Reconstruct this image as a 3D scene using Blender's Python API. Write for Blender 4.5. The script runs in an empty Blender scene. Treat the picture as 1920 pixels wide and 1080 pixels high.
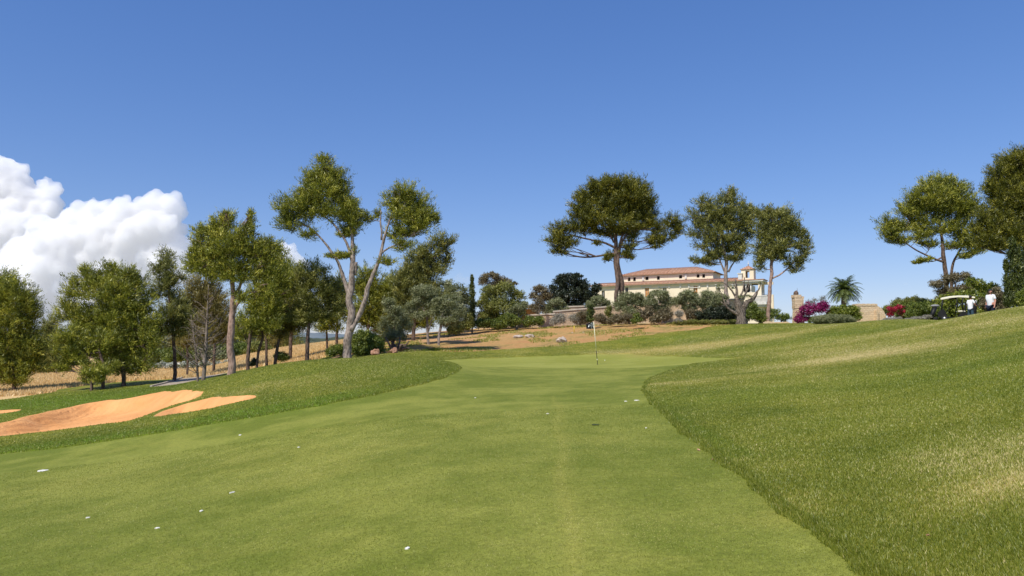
import bpy, math, random
import numpy as np
from mathutils import Vector, Matrix, Quaternion

# ------------------------------------------------------------------ basics
scene = bpy.context.scene
COL = scene.collection
F = 1387.0                      # focal length in photo pixels (1920 wide)
EYE = 1.58
TH = math.atan(110.0 / F)       # camera looks slightly uphill
CT, ST = math.cos(TH), math.sin(TH)
rs = np.random.RandomState(7)
random.seed(7)

def ray(px, py):
    dz = 540.0 - py
    return (px - 960.0, F * CT - dz * ST, F * ST + dz * CT)
def P(px, py, Y):
    r = ray(px, py); s = Y / r[1]
    return np.array((r[0] * s, Y, r[2] * s + EYE))
def mpp(Y): return Y / 1391.0   # metres per photo pixel at depth Y

# ------------------------------------------------------------------ noise
def _hash(i, j, k, seed):
    n = (i * 374761393 + j * 668265263 + k * 2147483647 + seed * 974711) & 0xffffffff
    n = ((n ^ (n >> 13)) * 1274126177) & 0xffffffff
    return ((n ^ (n >> 16)) & 0xffff) / 65535.0
def vnoise(p, seed=0):
    p = np.asarray(p, float); f = np.floor(p); t = p - f; t = t * t * (3 - 2 * t)
    i = f.astype(np.int64); out = 0
    for a in (0, 1):
        for b in (0, 1):
            for c in (0, 1):
                w = (t[:, 0] if a else 1 - t[:, 0]) * (t[:, 1] if b else 1 - t[:, 1]) * (t[:, 2] if c else 1 - t[:, 2])
                out = out + w * _hash(i[:, 0] + a, i[:, 1] + b, i[:, 2] + c, seed)
    return out * 2 - 1
def fbm(p, seed=0, oct=4):
    s = 0; a = 1.0; p = np.asarray(p, float)
    for o in range(oct):
        s = s + a * vnoise(p, seed + o); p = p * 2.03 + 11.3; a *= .5
    return s
def fbm2(X, Y, sc, seed=0, oct=3):
    X = np.asarray(X, float); Y = np.asarray(Y, float)
    return fbm(np.stack([X * sc, Y * sc, np.zeros_like(X)], -1), seed, oct)
def sstep(a, b, x):
    t = np.clip((x - a) / (b - a), 0, 1); return t * t * (3 - 2 * t)

# ------------------------------------------------------------------ terrain
YL = np.array([3, 5, 8, 12, 17, 20, 23, 27, 32, 37, 44, 50, 56, 62, 70, 90, 140, 300, 900, 3500.])
TAB = {
 -700: [-2.1,-2.5,-2.9,-3.2,-3.4,-3.5,-3.5,-3.5,-3.5,-3.5,-3.6,-3.7,-3.7,-3.8,-3.9,-4,-4,-4,-5,-6],
 -250: [-1.95,-2.2,-2.5,-2.9,-3.1,-3.15,-3.2,-3.25,-3.3,-3.3,-3.3,-3.3,-3.3,-3.4,-3.5,-3.6,-3.6,-4,-5,-6],
 0:    [-1.8,-2.0,-2.2,-2.5,-2.75,-2.82,-2.88,-2.95,-3.0,-2.95,-3.0,-3.05,-3.1,-3.1,-3.1,-3.1,-3.0,-3,-5,-6],
 240:  [-1.75,-1.9,-2.05,-2.25,-2.4,-2.35,-2.45,-2.55,-2.55,-2.42,-2.52,-2.52,-2.5,-2.55,-2.6,-2.6,-2.4,-2.5,-4,-6],
 365:  [-1.72,-1.82,-1.95,-2.1,-2.17,-2.05,-2.0,-1.9,-1.8,-1.85,-2.15,-2.25,-2.35,-2.45,-2.5,-2.6,-2.6,-2.3,-3.5,-6],
 480:  [-1.7,-1.75,-1.85,-1.95,-1.93,-1.75,-1.5,-1.2,-.98,-1.25,-1.75,-1.8,-1.75,-1.6,-1.4,-1.0,-.5,-.8,-3,-6],
 720:  [-1.62,-1.62,-1.62,-1.6,-1.5,-1.42,-1.22,-.82,-.52,-.62,-.58,-.3,.0,.3,.7,1.2,1.4,1,-2,-6],
 960:  [-1.58,-1.57,-1.52,-1.44,-1.35,-1.28,-1.22,-1.14,-1.05,-.92,-.68,-.2,.5,1.15,1.8,2.3,2.5,2,0,-6],
 1200: [-1.57,-1.55,-1.47,-1.36,-1.2,-1.12,-1.05,-.98,-.9,-.8,-.55,.1,.95,1.85,2.0,2.1,2.3,2,0,-6],
 1440: [-1.53,-1.48,-1.38,-1.2,-.95,-.82,-.7,-.52,-.28,.02,.55,1.05,1.5,1.93,1.95,1.95,2,2,0,-6],
 1680: [-1.45,-1.35,-1.15,-.9,-.55,-.32,-.1,.22,.6,1.0,1.55,1.72,1.78,1.85,1.85,1.85,1.9,2,0,-6],
 1920: [-1.3,-1.1,-.81,-.42,.05,.35,.65,1.08,1.68,1.75,1.2,1.58,1.62,1.75,1.8,1.8,1.9,2,0,-6],
 2250: [-1.1,-.7,-.3,.2,.9,1.2,1.5,1.9,2.2,2.3,2.2,2.2,2.2,2.2,2.2,2.2,2.2,2,0,-6],
 2800: [-.9,-.4,.1,.7,1.6,2.0,2.3,2.7,3.0,3.0,3.0,3.0,3.0,3.0,3.0,3.0,2.6,2,0,-6]}
cols = sorted(TAB); UC = np.array([(c - 960) / 1391.0 for c in cols])
def pchip(x, y, xq):
    x = np.asarray(x, float); y = np.asarray(y, float)
    h = np.diff(x); d = np.diff(y) / h; m = np.zeros_like(y)
    m[0], m[-1] = d[0], d[-1]
    for i in range(1, len(x) - 1):
        m[i] = (d[i-1] * h[i] + d[i] * h[i-1]) / (h[i] + h[i-1])
    k = np.clip(np.searchsorted(x, xq) - 1, 0, len(x) - 2)
    t = (xq - x[k]) / h[k]; t2 = t * t; t3 = t2 * t
    return (2*t3-3*t2+1)*y[k] + (t3-2*t2+t)*h[k]*m[k] + (-2*t3+3*t2)*y[k+1] + (t3-t2)*h[k]*m[k+1]
LS = np.linspace(math.log(3), math.log(3500), 500)
US = np.linspace(UC[0], UC[-1], 500)
A = np.array([pchip(np.log(YL), TAB[c], LS) for c in cols])          # cols x 500
G = np.array([pchip(UC, A[:, j], US) for j in range(500)])            # 500(Y) x 500(u)
def smooth(G, n):
    for _ in range(n):
        G = np.pad(G, 1, mode='edge')
        G = (G[1:-1, 1:-1] * 4 + G[:-2, 1:-1] + G[2:, 1:-1] + G[1:-1, :-2] + G[1:-1, 2:]) / 8
    return G
G = smooth(G, 6)
def h0(X, Y):
    X = np.asarray(X, float); Y = np.asarray(Y, float)
    Yc = np.clip(Y, 3.01, 3490)
    u = np.clip(X / Yc, US[0] + 1e-6, US[-1] - 1e-6)
    a = (np.log(Yc) - LS[0]) / (LS[1] - LS[0]); b = (u - US[0]) / (US[1] - US[0])
    i = np.clip(a.astype(int), 0, 498); j = np.clip(b.astype(int), 0, 498); a = a - i; b = b - j
    z = (G[i, j]*(1-a)*(1-b) + G[i+1, j]*a*(1-b) + G[i, j+1]*(1-a)*b + G[i+1, j+1]*a*b)
    # local forms
    def bump(cx, cy, r, q, hh, ry=None):
        return hh * np.exp(-((X - cx) / r) ** 2 - ((Y - cy) / (ry or r)) ** 2)
    z = z + bump(17.6, 56.5, 2.0, 0, .22)                                # little mound under the old olive
    z = z + .035 * fbm2(X, Y, .16, 3, 2) * sstep(6, 25, Y) * (1 - sstep(150, 400, Y))
    return z + EYE
def hit(px, py, y0=3.3, y1=400):
    r = ray(px, py); ys = np.exp(np.linspace(math.log(y0), math.log(y1), 1500))
    xs = r[0] / r[1] * ys; zr = EYE + r[2] / r[1] * ys
    d = zr - h0(xs, ys); k = np.where(d < 0)[0]
    k = k[0] if len(k) else len(ys) - 1
    return np.array((xs[k], ys[k]))

# polygons traced on the ground
def poly(pts, extra_after=(), y0=3.3):
    return np.array([hit(*p, y0=y0) for p in pts] + [np.array(e, float) for e in extra_after])
def sdf(poly_, X, Y):
    X = np.asarray(X, float); Y = np.asarray(Y, float)
    n = len(poly_); dmin = np.full(X.shape, 1e9); ins = np.zeros(X.shape, bool)
    for i in range(n):
        a = poly_[i]; b = poly_[(i + 1) % n]; e = b - a; L = max(e @ e, 1e-9)
        t = np.clip(((X - a[0]) * e[0] + (Y - a[1]) * e[1]) / L, 0, 1)
        dmin = np.minimum(dmin, (X - a[0] - t * e[0]) ** 2 + (Y - a[1] - t * e[1]) ** 2)
        c = ((a[1] <= Y) & (b[1] > Y)) | ((b[1] <= Y) & (a[1] > Y))
        with np.errstate(divide='ignore', invalid='ignore'):
            xc = a[0] + (Y - a[1]) / (b[1] - a[1] + 1e-12) * e[0]
        ins ^= c & (X < xc)
    d = np.sqrt(dmin); return np.where(ins, -d, d)
def cr(pts, n=5):
    pts = np.array(pts, float); m = len(pts); out = []
    for i in range(m):
        p0, p1, p2, p3 = pts[i-1], pts[i], pts[(i+1) % m], pts[(i+2) % m]
        for t in np.linspace(0, 1, n, endpoint=False):
            out.append(.5 * (2*p1 + (p2-p0)*t + (2*p0-5*p1+4*p2-p3)*t*t + (3*p1-p0-3*p2+p3)*t**3))
    return np.array(out)

fair_px = [(0,852),(100,842),(200,828),(300,812),(400,795),(500,779),(600,762),(700,742),(780,724),(830,710),(858,699),
           (866,692),(858,684),(835,678),(820,675),(880,673),(960,670),(1050,667.5),(1120,664.5),(1180,664),(1260,668),(1330,671),
           (1395,672),(1352,677),(1300,683),(1250,695),(1215,712),(1203,730),(1215,752),(1260,795),(1320,845),(1400,905),
           (1500,985),(1610,1080)]
FAIR = poly(fair_px, [(2.6, 2.5), (3.5, -3), (4, -14), (-60, -14), (-60, 22), (-22, 19.5)])
GREEN = poly([(820,675),(880,673),(960,670),(1050,667.5),(1120,664.5),(1180,664),(1260,668),(1330,671),(1395,672),(1340,678),
              (1280,684),(1180,690),(1080,690),(960,687),(880,687),(848,681)])
BUNK = [cr([hit(*p) for p in [(-60,812),(0,799),(83,777),(167,760),(250,749),(300,740),(350,738),(377,744),(362,755),(323,766),(283,781),(247,794),
              (167,804),(83,815),(0,825),(-60,832)]], 3),
        cr([hit(*p) for p in [(287,787),(320,773),(353,762),(393,753),(433,748),(467,749),(480,753),(433,763),(367,776),(317,784)]], 3),
        cr([hit(*p) for p in [(-70,778),(0,774),(28,772.5),(34,775),(0,781),(-70,790)]], 3)]
PATH = poly([(283,727),(320,717),(367,703),(423,687),(455,678),(500,667),(528,672),(470,689),(430,699),(380,711),(327,723)], y0=34)
PATH2 = np.array([P(565,656,95)[:2], P(600,652,110)[:2], P(632,646,130)[:2], P(632,643,142)[:2], P(598,647,118)[:2], P(562,652,100)[:2]])
EARTH = poly([(690,664),(780,661),(860,659),(960,655),(1004,652),(1064,649),(1108,643),(1152,637),(1197,631),(1239,627),(1333,613),(1372,608)],
             [(19.5, 66), (19, 75), (10, 110), (-6, 110), (-12, 85), (-13, 60), (-12.5, 49)], y0=40)
DRYP = poly([(-60,760),(0,751),(67,742),(133,728),(167,723),(217,718),(300,713)], [(-19, 60), (-16, 75), (-13, 85), (-20, 140), (-60, 200), (-160, 220), (-160, 40)], y0=38)
DRY2 = np.array([(-14.5, 46), (-13, 60), (-11, 75), (-12, 110), (-19, 120), (-20, 80), (-18.5, 60), (-17, 50)])
def wob(X, Y, amp, sc, seed=5): return amp * fbm2(X, Y, sc, seed, 3)
def sd_fair(X, Y): return sdf(FAIR, X, Y) + wob(X, Y, .05, 2.4)
def sd_green(X, Y): return sdf(GREEN, X, Y)
def sd_b(k): return lambda X, Y: sdf(BUNK[k], X, Y) + wob(X, Y, .16, .9, 8 + k)
def sd_path(X, Y): return sdf(PATH, X, Y)
def sd_path2(X, Y): return sdf(PATH2, X, Y)
def sd_earth(X, Y): return sdf(EARTH, X, Y) + wob(X, Y, .9, .35, 4)
def sd_dry(X, Y): return np.minimum(sdf(DRYP, X, Y), sdf(DRY2, X, Y)) + wob(X, Y, .5, .5, 6)

def offs(X, Y):
    f = sd_fair(X, Y)
    z = .045 * sstep(0, .09, f) * (1 - sstep(60, 80, Y))
    for k in range(3):
        b = sd_b(k)(X, Y)
        z = z - .42 * sstep(0, 1.2, -b) + .06 * np.exp(-(b / .5) ** 2)
    return z
def gz(X, Y):
    X = np.atleast_1d(np.asarray(X, float)); Y = np.atleast_1d(np.asarray(Y, float))
    return h0(X, Y) + offs(X, Y)
def gz1(x, y): return float(gz([x], [y])[0])

# ------------------------------------------------------------------ materials
def new_mat(name):
    m = bpy.data.materials.new(name); m.use_nodes = True
    nt = m.node_tree; nt.nodes.clear()
    out = nt.nodes.new('ShaderNodeOutputMaterial')
    return m, nt, out
def N(nt, t, **kw):
    n = nt.nodes.new(t)
    for k, v in kw.items():
        if k in n.inputs: n.inputs[k].default_value = v
        else: setattr(n, k, v)
    return n
def L(nt, a, b): nt.links.new(a, b)
def noise(nt, vec, scale, detail=4, rough=.55, dist=0):
    n = N(nt, 'ShaderNodeTexNoise', Scale=scale, Detail=detail, Roughness=rough, Distortion=dist)
    L(nt, vec, n.inputs['Vector']); return n.outputs['Fac']
def ramp(nt, fac, stops):
    r = nt.nodes.new('ShaderNodeValToRGB'); e = r.color_ramp.elements
    while len(e) < len(stops): e.new(.5)
    for i, (p, c) in enumerate(stops):
        e[i].position = p; e[i].color = tuple(c) + (1,) if len(c) == 3 else c
    L(nt, fac, r.inputs[0]); return r.outputs[0]
def mixc(nt, fac, a, b, mode='MIX'):
    n = nt.nodes.new('ShaderNodeMix'); n.data_type = 'RGBA'; n.blend_type = mode
    if isinstance(fac, (int, float)): n.inputs[0].default_value = fac
    else: L(nt, fac, n.inputs[0])
    for s, v in ((6, a), (7, b)):
        if isinstance(v, tuple): n.inputs[s].default_value = v + (1,) if len(v) == 3 else v
        else: L(nt, v, n.inputs[s])
    return n.outputs[2]
def math_(nt, op, a, b=0., clamp=False):
    n = nt.nodes.new('ShaderNodeMath'); n.operation = op; n.use_clamp = clamp
    for i, v in enumerate((a, b)):
        if isinstance(v, (int, float)): n.inputs[i].default_value = v
        else: L(nt, v, n.inputs[i])
    return n.outputs[0]
def maprange(nt, v, a, b, c=0., d=1.):
    n = N(nt, 'ShaderNodeMapRange'); L(nt, v, n.inputs[0])
    for i, x in enumerate((a, b, c, d)): n.inputs[i + 1].default_value = x
    return n.outputs[0]
def pos(nt): return nt.nodes.new('ShaderNodeNewGeometry').outputs['Position']
def objc(nt): return nt.nodes.new('ShaderNodeTexCoord').outputs['Object']
def attr(nt, name):
    a = nt.nodes.new('ShaderNodeAttribute'); a.attribute_name = name; return a.outputs['Fac']
def bsdf(nt, out, col, rough=.85, spec=.25, bump=None, bstr=.3, bdist=.02, metal=0):
    b = N(nt, 'ShaderNodeBsdfPrincipled', Roughness=rough, Metallic=metal)
    b.inputs['Specular IOR Level'].default_value = spec
    if isinstance(col, tuple): b.inputs['Base Color'].default_value = col + (1,)
    else: L(nt, col, b.inputs['Base Color'])
    if bump is not None:
        bn = N(nt, 'ShaderNodeBump', Strength=bstr, Distance=bdist); L(nt, bump, bn.inputs['Height']); L(nt, bn.outputs[0], b.inputs['Normal'])
    L(nt, b.outputs[0], out.inputs[0]); return b

def mat_simple(name, c1, c2=None, scale=8, rough=.8, spec=.25, bump=0., bdist=.02, metal=0, stretch=None):
    m, nt, out = new_mat(name); v = objc(nt)
    if stretch:
        mp = nt.nodes.new('ShaderNodeMapping'); mp.inputs['Scale'].default_value = stretch; L(nt, v, mp.inputs[0]); v = mp.outputs[0]
    n = noise(nt, v, scale, 5, .6)
    col = ramp(nt, n, [(.3, c1), (.7, c2 or tuple(min(1, x * 1.25) for x in c1))])
    bsdf(nt, out, col, rough, spec, n if bump else None, bump, bdist, metal); return m

def mat_turf(name, dark, light, yellow, grain=.35, gscale=55, bstr=.6, bdist=.02, stretch=True):
    m, nt, out = new_mat(name); p = pos(nt)
    big = noise(nt, p, .22, 4, .6, .4); mid = noise(nt, p, 1.3, 4, .6)
    col = ramp(nt, math_(nt, 'ADD', math_(nt, 'MULTIPLY', big, .6), math_(nt, 'MULTIPLY', mid, .4)), [(.43, dark), (.57, light)])
    yn = noise(nt, p, .5, 5, .65, .6)
    yf = math_(nt, 'ADD', attr(nt, 'dry'), maprange(nt, yn, .5, .75, -.15, .55), True)
    yf = math_(nt, 'MULTIPLY', yf, maprange(nt, noise(nt, p, 7, 3), .3, .65, .45, 1), True)
    col = mixc(nt, yf, col, yellow)
    col = mixc(nt, math_(nt, 'MULTIPLY', attr(nt, 'lush'), .8 if 'rough' in name else .12, True), col, tuple(x * y for x, y in zip(dark, (.85, 1.25, .6))))
    col = mixc(nt, math_(nt, 'MULTIPLY', attr(nt, 'pale'), maprange(nt, noise(nt, p, 16, 4), .35, .65, .3, 1), True), col, (.40, .31, .17))
    g1 = noise(nt, p, gscale, 3, .7); g2 = noise(nt, p, gscale * .28, 3, .6)
    g = math_(nt, 'ADD', math_(nt, 'MULTIPLY', g1, .6), math_(nt, 'MULTIPLY', g2, .4))
    f = maprange(nt, g, .32, .68, 1 - grain, 1 + grain)
    col = mixc(nt, 1., col, N2col(nt, f), 'MULTIPLY')
    bsdf(nt, out, col, .8, .12, g, bstr, bdist); return m
def N2col(nt, f):
    c = nt.nodes.new('ShaderNodeCombineColor')
    for i in range(3): L(nt, f, c.inputs[i])
    return c.outputs[0]

M = {}
M['fairway'] = mat_turf('fairway_turf', (.145, .175, .022), (.24, .255, .045), (.32, .30, .06), .42, 60, .6, .012)
M['green'] = mat_turf('putting_green_turf', (.25, .265, .045), (.30, .31, .065), (.34, .29, .08), .25, 50, .3, .008)
M['rough'] = mat_turf('rough_turf', (.13, .155, .018), (.25, .24, .035), (.46, .35, .11), .55, 30, .9, .05)
M['dry'] = mat_turf('dry_grass_turf', (.60, .40, .18), (.72, .51, .25), (.62, .35, .16), .4, 20, .8, .05)
def mat_earth():
    m, nt, out = new_mat('bare_earth'); p = pos(nt)
    n1 = noise(nt, p, .35, 5, .65, .5); n2 = noise(nt, p, 3.2, 5, .7); n3 = noise(nt, p, 22, 4, .7)
    col = ramp(nt, n1, [(.35, (.62, .32, .135)), (.5, (.64, .385, .15)), (.65, (.50, .365, .13))])
    gr = maprange(nt, math_(nt, 'ADD', math_(nt, 'MULTIPLY', n2, .6), math_(nt, 'MULTIPLY', n1, .5)), .56, .74)
    gr = math_(nt, 'ADD', gr, math_(nt, 'MULTIPLY', attr(nt, 'lush'), .9), True)
    col = mixc(nt, gr, col, (.16, .15, .045))
    col = mixc(nt, attr(nt, 'pale'), col, (.70, .42, .21))
    col = mixc(nt, 1., col, N2col(nt, maprange(nt, n3, .3, .7, .65, 1.35)), 'MULTIPLY')
    bsdf(nt, out, col, .95, .1, n3, 1., .12); return m
M['earth'] = mat_earth()
def mat_sand():
    m, nt, out = new_mat('bunker_sand'); p = pos(nt)
    n1 = noise(nt, p, .8, 5, .6); n3 = noise(nt, p, 30, 4, .7); n2 = noise(nt, p, 5, 4, .7)
    col = ramp(nt, n1, [(.3, (.76, .36, .13)), (.7, (.86, .45, .185))])
    col = mixc(nt, maprange(nt, n2, .62, .75, 0, .45), col, (.36, .17, .08))
    w = N(nt, 'ShaderNodeTexWave', Scale=1.1, Distortion=4., Detail=3.); L(nt, p, w.inputs[0])
    vo = N(nt, 'ShaderNodeTexVoronoi', Scale=2.6); L(nt, p, vo.inputs['Vector']); foot = maprange(nt, vo.outputs['Distance'], .05, .28, 0, 1)
    h = math_(nt, 'ADD', math_(nt, 'MULTIPLY', foot, 1.6), math_(nt, 'ADD', n3, math_(nt, 'ADD', math_(nt, 'MULTIPLY', w.outputs['Fac'], .7), math_(nt, 'MULTIPLY', n2, 1.4))))
    col = mixc(nt, maprange(nt, noise(nt, p, .35, 3), .42, .6, 0, .4), col, (.58, .27, .10))
    bsdf(nt, out, col, .95, .1, h, .6, .045); return m
M['sand'] = mat_sand()
M['path'] = mat_simple('path_asphalt', (.34, .28, .21), (.44, .37, .28), 3, .9, .2, .3)
M['kerb'] = mat_simple('kerb_concrete', (.46, .40, .32), (.58, .51, .42), 3, .9, .2, .3)
M['path2'] = mat_simple('sandy_path', (.55, .42, .28), (.65, .5, .36), 3, .9, .2, .3)

# ------------------------------------------------------------------ object helpers
def tag(o, label=None, cat=None, group=None, kind=None):
    if label: o['label'] = label
    if cat: o['category'] = cat
    if group: o['group'] = group
    if kind: o['kind'] = kind
    return o
def empty(name, loc, label, cat, group=None, rz=0):
    o = bpy.data.objects.new(name, None); o.empty_display_size = .3
    COL.objects.link(o); o.location = loc; o.rotation_euler = (0, 0, rz)
    return tag(o, label, cat, group)
def np_mesh(name, verts, faces, mat, parent=None, smooth=False, attrs=None):
    """verts (n,3), faces (m,k) with constant k"""
    verts = np.ascontiguousarray(verts, np.float32); faces = np.ascontiguousarray(faces, np.int32)
    me = bpy.data.meshes.new(name); m, k = faces.shape
    me.vertices.add(len(verts)); me.vertices.foreach_set('co', verts.ravel())
    me.loops.add(m * k); me.loops.foreach_set('vertex_index', faces.ravel())
    me.polygons.add(m); me.polygons.foreach_set('loop_start', np.arange(0, m * k, k, dtype=np.int32))
    me.polygons.foreach_set('loop_total', np.full(m, k, np.int32))
    if smooth: me.polygons.foreach_set('use_smooth', np.ones(m, bool))
    for an, av in (attrs or {}).items():
        a = me.attributes.new(an, 'FLOAT', 'POINT'); a.data.foreach_set('value', np.asarray(av, np.float32))
    me.update(calc_edges=True); me.materials.append(mat)
    o = bpy.data.objects.new(name, me); COL.objects.link(o)
    if parent: o.parent = parent
    return o
class MB:
    """collects polygons for ONE mesh object"""
    def __init__(s): s.v = []; s.f = []; s.sm = []
    def add(s, vs, fs, smooth=False):
        b = len(s.v); s.v += [tuple(map(float, v)) for v in vs]; s.f += [tuple(i + b for i in f) for f in fs]; s.sm += [smooth] * len(fs)
        return s
    def box(s, c, d, rot=None):
        c = Vector(c); hx, hy, hz = d[0] / 2, d[1] / 2, d[2] / 2; vs = []
        for x in (-hx, hx):
            for y in (-hy, hy):
                for z in (-hz, hz):
                    v = Vector((x, y, z))
                    if rot is not None: v = rot @ v
                    vs.append(c + v)
        return s.add(vs, [(0,1,3,2),(4,6,7,5),(0,4,5,1),(2,3,7,6),(0,2,6,4),(1,5,7,3)])
    def tube(s, pts, rad, n=8, noise_=0., cap=True, seed=0, sm=True):
        pts = [Vector(p) for p in pts]; rr = random.Random(seed); vs = []; fs = []
        prev = None
        for i, p in enumerate(pts):
            t = (pts[min(i+1, len(pts)-1)] - pts[max(i-1, 0)]).normalized()
            if prev is None:
                ax = t.orthogonal().normalized()
            else:
                ax = (prev - t * prev.dot(t)); ax = ax.normalized() if ax.length > 1e-6 else t.orthogonal().normalized()
            prev = ax; bx = t.cross(ax); r = rad[i] if hasattr(rad, '__len__') else rad
            for k in range(n):
                a = 2 * math.pi * k / n; q = r * (1 + noise_ * (rr.random() - .5) * 2)
                vs.append(p + (ax * math.cos(a) + bx * math.sin(a)) * q)
        for i in range(len(pts) - 1):
            for k in range(n):
                fs.append((i*n+k, i*n+(k+1) % n, (i+1)*n+(k+1) % n, (i+1)*n+k))
        if cap:
            fs.append(tuple(range(n))[::-1]); fs.append(tuple((len(pts)-1)*n + k for k in range(n)))
        return s.add(vs, fs, sm)
    def ell(s, c, r, nu=14, nv=10, noise_=0., seed=0, rot=None, sm=True):
        vs = []; fs = []
        for j in range(nv + 1):
            ph = math.pi * j / nv
            for i in range(nu):
                a = 2 * math.pi * i / nu; vs.append((math.sin(ph)*math.cos(a), math.sin(ph)*math.sin(a), math.cos(ph)))
        V = np.array(vs)
        if noise_: V = V * (1 + noise_ * fbm(V * 1.7 + seed * 3.1, seed, 3))[:, None]
        V = V * np.array(r)
        vs = [Vector(v) for v in V]
        if rot is not None: vs = [rot @ v for v in vs]
        vs = [Vector(c) + v for v in vs]
        for j in range(nv):
            for i in range(nu):
                fs.append((j*nu+i, (j+1)*nu+i, (j+1)*nu+(i+1) % nu, j*nu+(i+1) % nu))
        return s.add(vs, fs, sm)
    def build(s, name, mat, parent=None, off=None):
        me = bpy.data.meshes.new(name)
        v = s.v if off is None else [(a-off[0], b-off[1], c-off[2]) for a, b, c in s.v]
        me.from_pydata(v, [], s.f); me.polygons.foreach_set('use_smooth', s.sm); me.update(); me.materials.append(mat)
        o = bpy.data.objects.new(name, me); COL.objects.link(o)
        if parent: o.parent = parent
        return o
def crv(pts, n=4):
    """Catmull-Rom through open polyline rows (any number of columns)"""
    p = [np.array(q, float) for q in pts]; p = [2*p[0]-p[1]] + p + [2*p[-1]-p[-2]]; out = []
    for i in range(1, len(p) - 2):
        for t in np.linspace(0, 1, n, endpoint=False):
            out.append(.5 * (2*p[i] + (p[i+1]-p[i-1])*t + (2*p[i-1]-5*p[i]+4*p[i+1]-p[i+2])*t*t + (3*p[i]-p[i-1]-3*p[i+1]+p[i+2])*t**3))
    out.append(p[-2]); return np.array(out)

# ------------------------------------------------------------------ ground mesh, partitioned exactly along each outline
yv = list(np.arange(-13, 3, .8)); y = 3.0
while y < 70: yv.append(y); y += max(.11, .0085 * y)
while y < 3600: yv.append(y); y *= 1.045
yv = np.array(yv)
tv = np.concatenate([-np.geomspace(2.2, .63, 25), np.linspace(-.62, .62, 400), np.geomspace(.63, 2.2, 25)])
TX, TY = np.meshgrid(tv, yv); X0 = TX * (TY + 16); Y0 = TY
V = np.stack([X0.ravel(), Y0.ravel()], -1)
nr, nc = X0.shape; idx = np.arange(nr * nc).reshape(nr, nc)
a_, b_, c_, d_ = idx[:-1, :-1].ravel(), idx[:-1, 1:].ravel(), idx[1:, 1:].ravel(), idx[1:, :-1].ravel()
TRI = np.concatenate([np.stack([a_, b_, c_], -1), np.stack([a_, c_, d_], -1)])
def split(V, T, fn):
    used = np.unique(T); sd = np.zeros(len(V)); sd[used] = fn(V[used, 0], V[used, 1])
    sd[np.abs(sd) < 1e-5] = 1e-5
    s = sd[T] < 0; c = s.sum(1)
    ins = [T[c == 3]]; outs = [T[c == 0]]; new = []; cache = {}; base = len(V)
    def cut(i, j):
        k = (i, j) if i < j else (j, i)
        if k not in cache:
            t = sd[k[0]] / (sd[k[0]] - sd[k[1]]); new.append(V[k[0]] * (1-t) + V[k[1]] * t); cache[k] = base + len(new) - 1
        return cache[k]
    ti, to = [], []
    for t in T[(c == 1) | (c == 2)]:
        f = [sd[i] < 0 for i in t]; lone = f.index(True) if sum(f) == 1 else f.index(False)
        a, b, d = t[lone], t[(lone+1) % 3], t[(lone+2) % 3]; ab, ad = cut(a, b), cut(a, d)
        one = [(a, ab, ad)]; two = [(ab, b, d), (ab, d, ad)]
        if f[lone]: ti += one; to += two
        else: to += one; ti += two
    V2 = np.concatenate([V, np.array(new)]) if new else V
    I = np.concatenate(ins + ([np.array(ti)] if ti else [])); O = np.concatenate(outs + ([np.array(to)] if to else []))
    return V2, I.astype(int), O.astype(int)
regions = []
for nm, fn, mk in [('path', sd_path, 'path'), ('path', sd_path2, 'path2'), ('sand_bunker', sd_b(0), 'sand'), ('sand_bunker', sd_b(1), 'sand'),
                   ('sand_bunker', sd_b(2), 'sand'), ('putting_green', sd_green, 'green'), ('fairway', sd_fair, 'fairway'),
                   ('bare_earth_slope', sd_earth, 'earth'), ('dry_grassland', sd_dry, 'dry')]:
    V, I, TRI = split(V, TRI, fn); regions.append((nm, I, mk))
regions.append(('rough_ground', TRI, 'rough'))

def spot(X, Y, px, py, rx, ry, amp, yy=None):
    c = hit(px, py) if yy is None else P(px, py, yy)[:2]
    return amp * np.exp(-((X - c[0]) / rx) ** 2 - ((Y - c[1]) / ry) ** 2)
def A_dry(X, Y):
    d = spot(X, Y, 1600, 672, 3.2, 2.6, .8) + spot(X, Y, 1850, 930, .75, .45, .75) + spot(X, Y, 1500, 960, .5, .4, .35)
    d += spot(X, Y, 1210, 660, 3, 1.4, .75) + spot(X, Y, 1320, 650, 4, 3, .55) + spot(X, Y, 1430, 636, 4, 3, .4) + spot(X, Y, 1330, 715, 2.5, 1.3, .45)
    d += spot(X, Y, 480, 730, 2.5, 1.6, .5) + spot(X, Y, 550, 900, 1.1, .9, .5) + spot(X, Y, 620, 850, 2, 1.2, .3) + spot(X, Y, 1085, 950, .35, 1.6, .3)
    d += spot(X, Y, 1750, 620, 6, 5, .45) + spot(X, Y, 1850, 780, 2, 1.8, .3) + spot(X, Y, 1400, 640, 5, 2.5, .3) + spot(X, Y, 660, 668, 3, 1, .1) + spot(X, Y, 230, 900, 3.2, 2.2, .28) + spot(X, Y, 600, 1000, 1.6, .8, .2) + spot(X, Y, 700, 800, 3, 1.6, .2)
    return np.clip(d + mow(X, Y), 0, 1)
def mow(X, Y):
    xl = np.interp(Y, [5, 8, 12, 17], [.37, .55, .75, 1.03]) + .05 * np.sin(Y * 1.3); return (Y > 3) * (Y < 19) * (.42 * np.exp(-((X - xl) / .08) ** 2) + .10 * (X > xl) * np.exp(-np.abs(X - xl) / 1.2))
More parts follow.
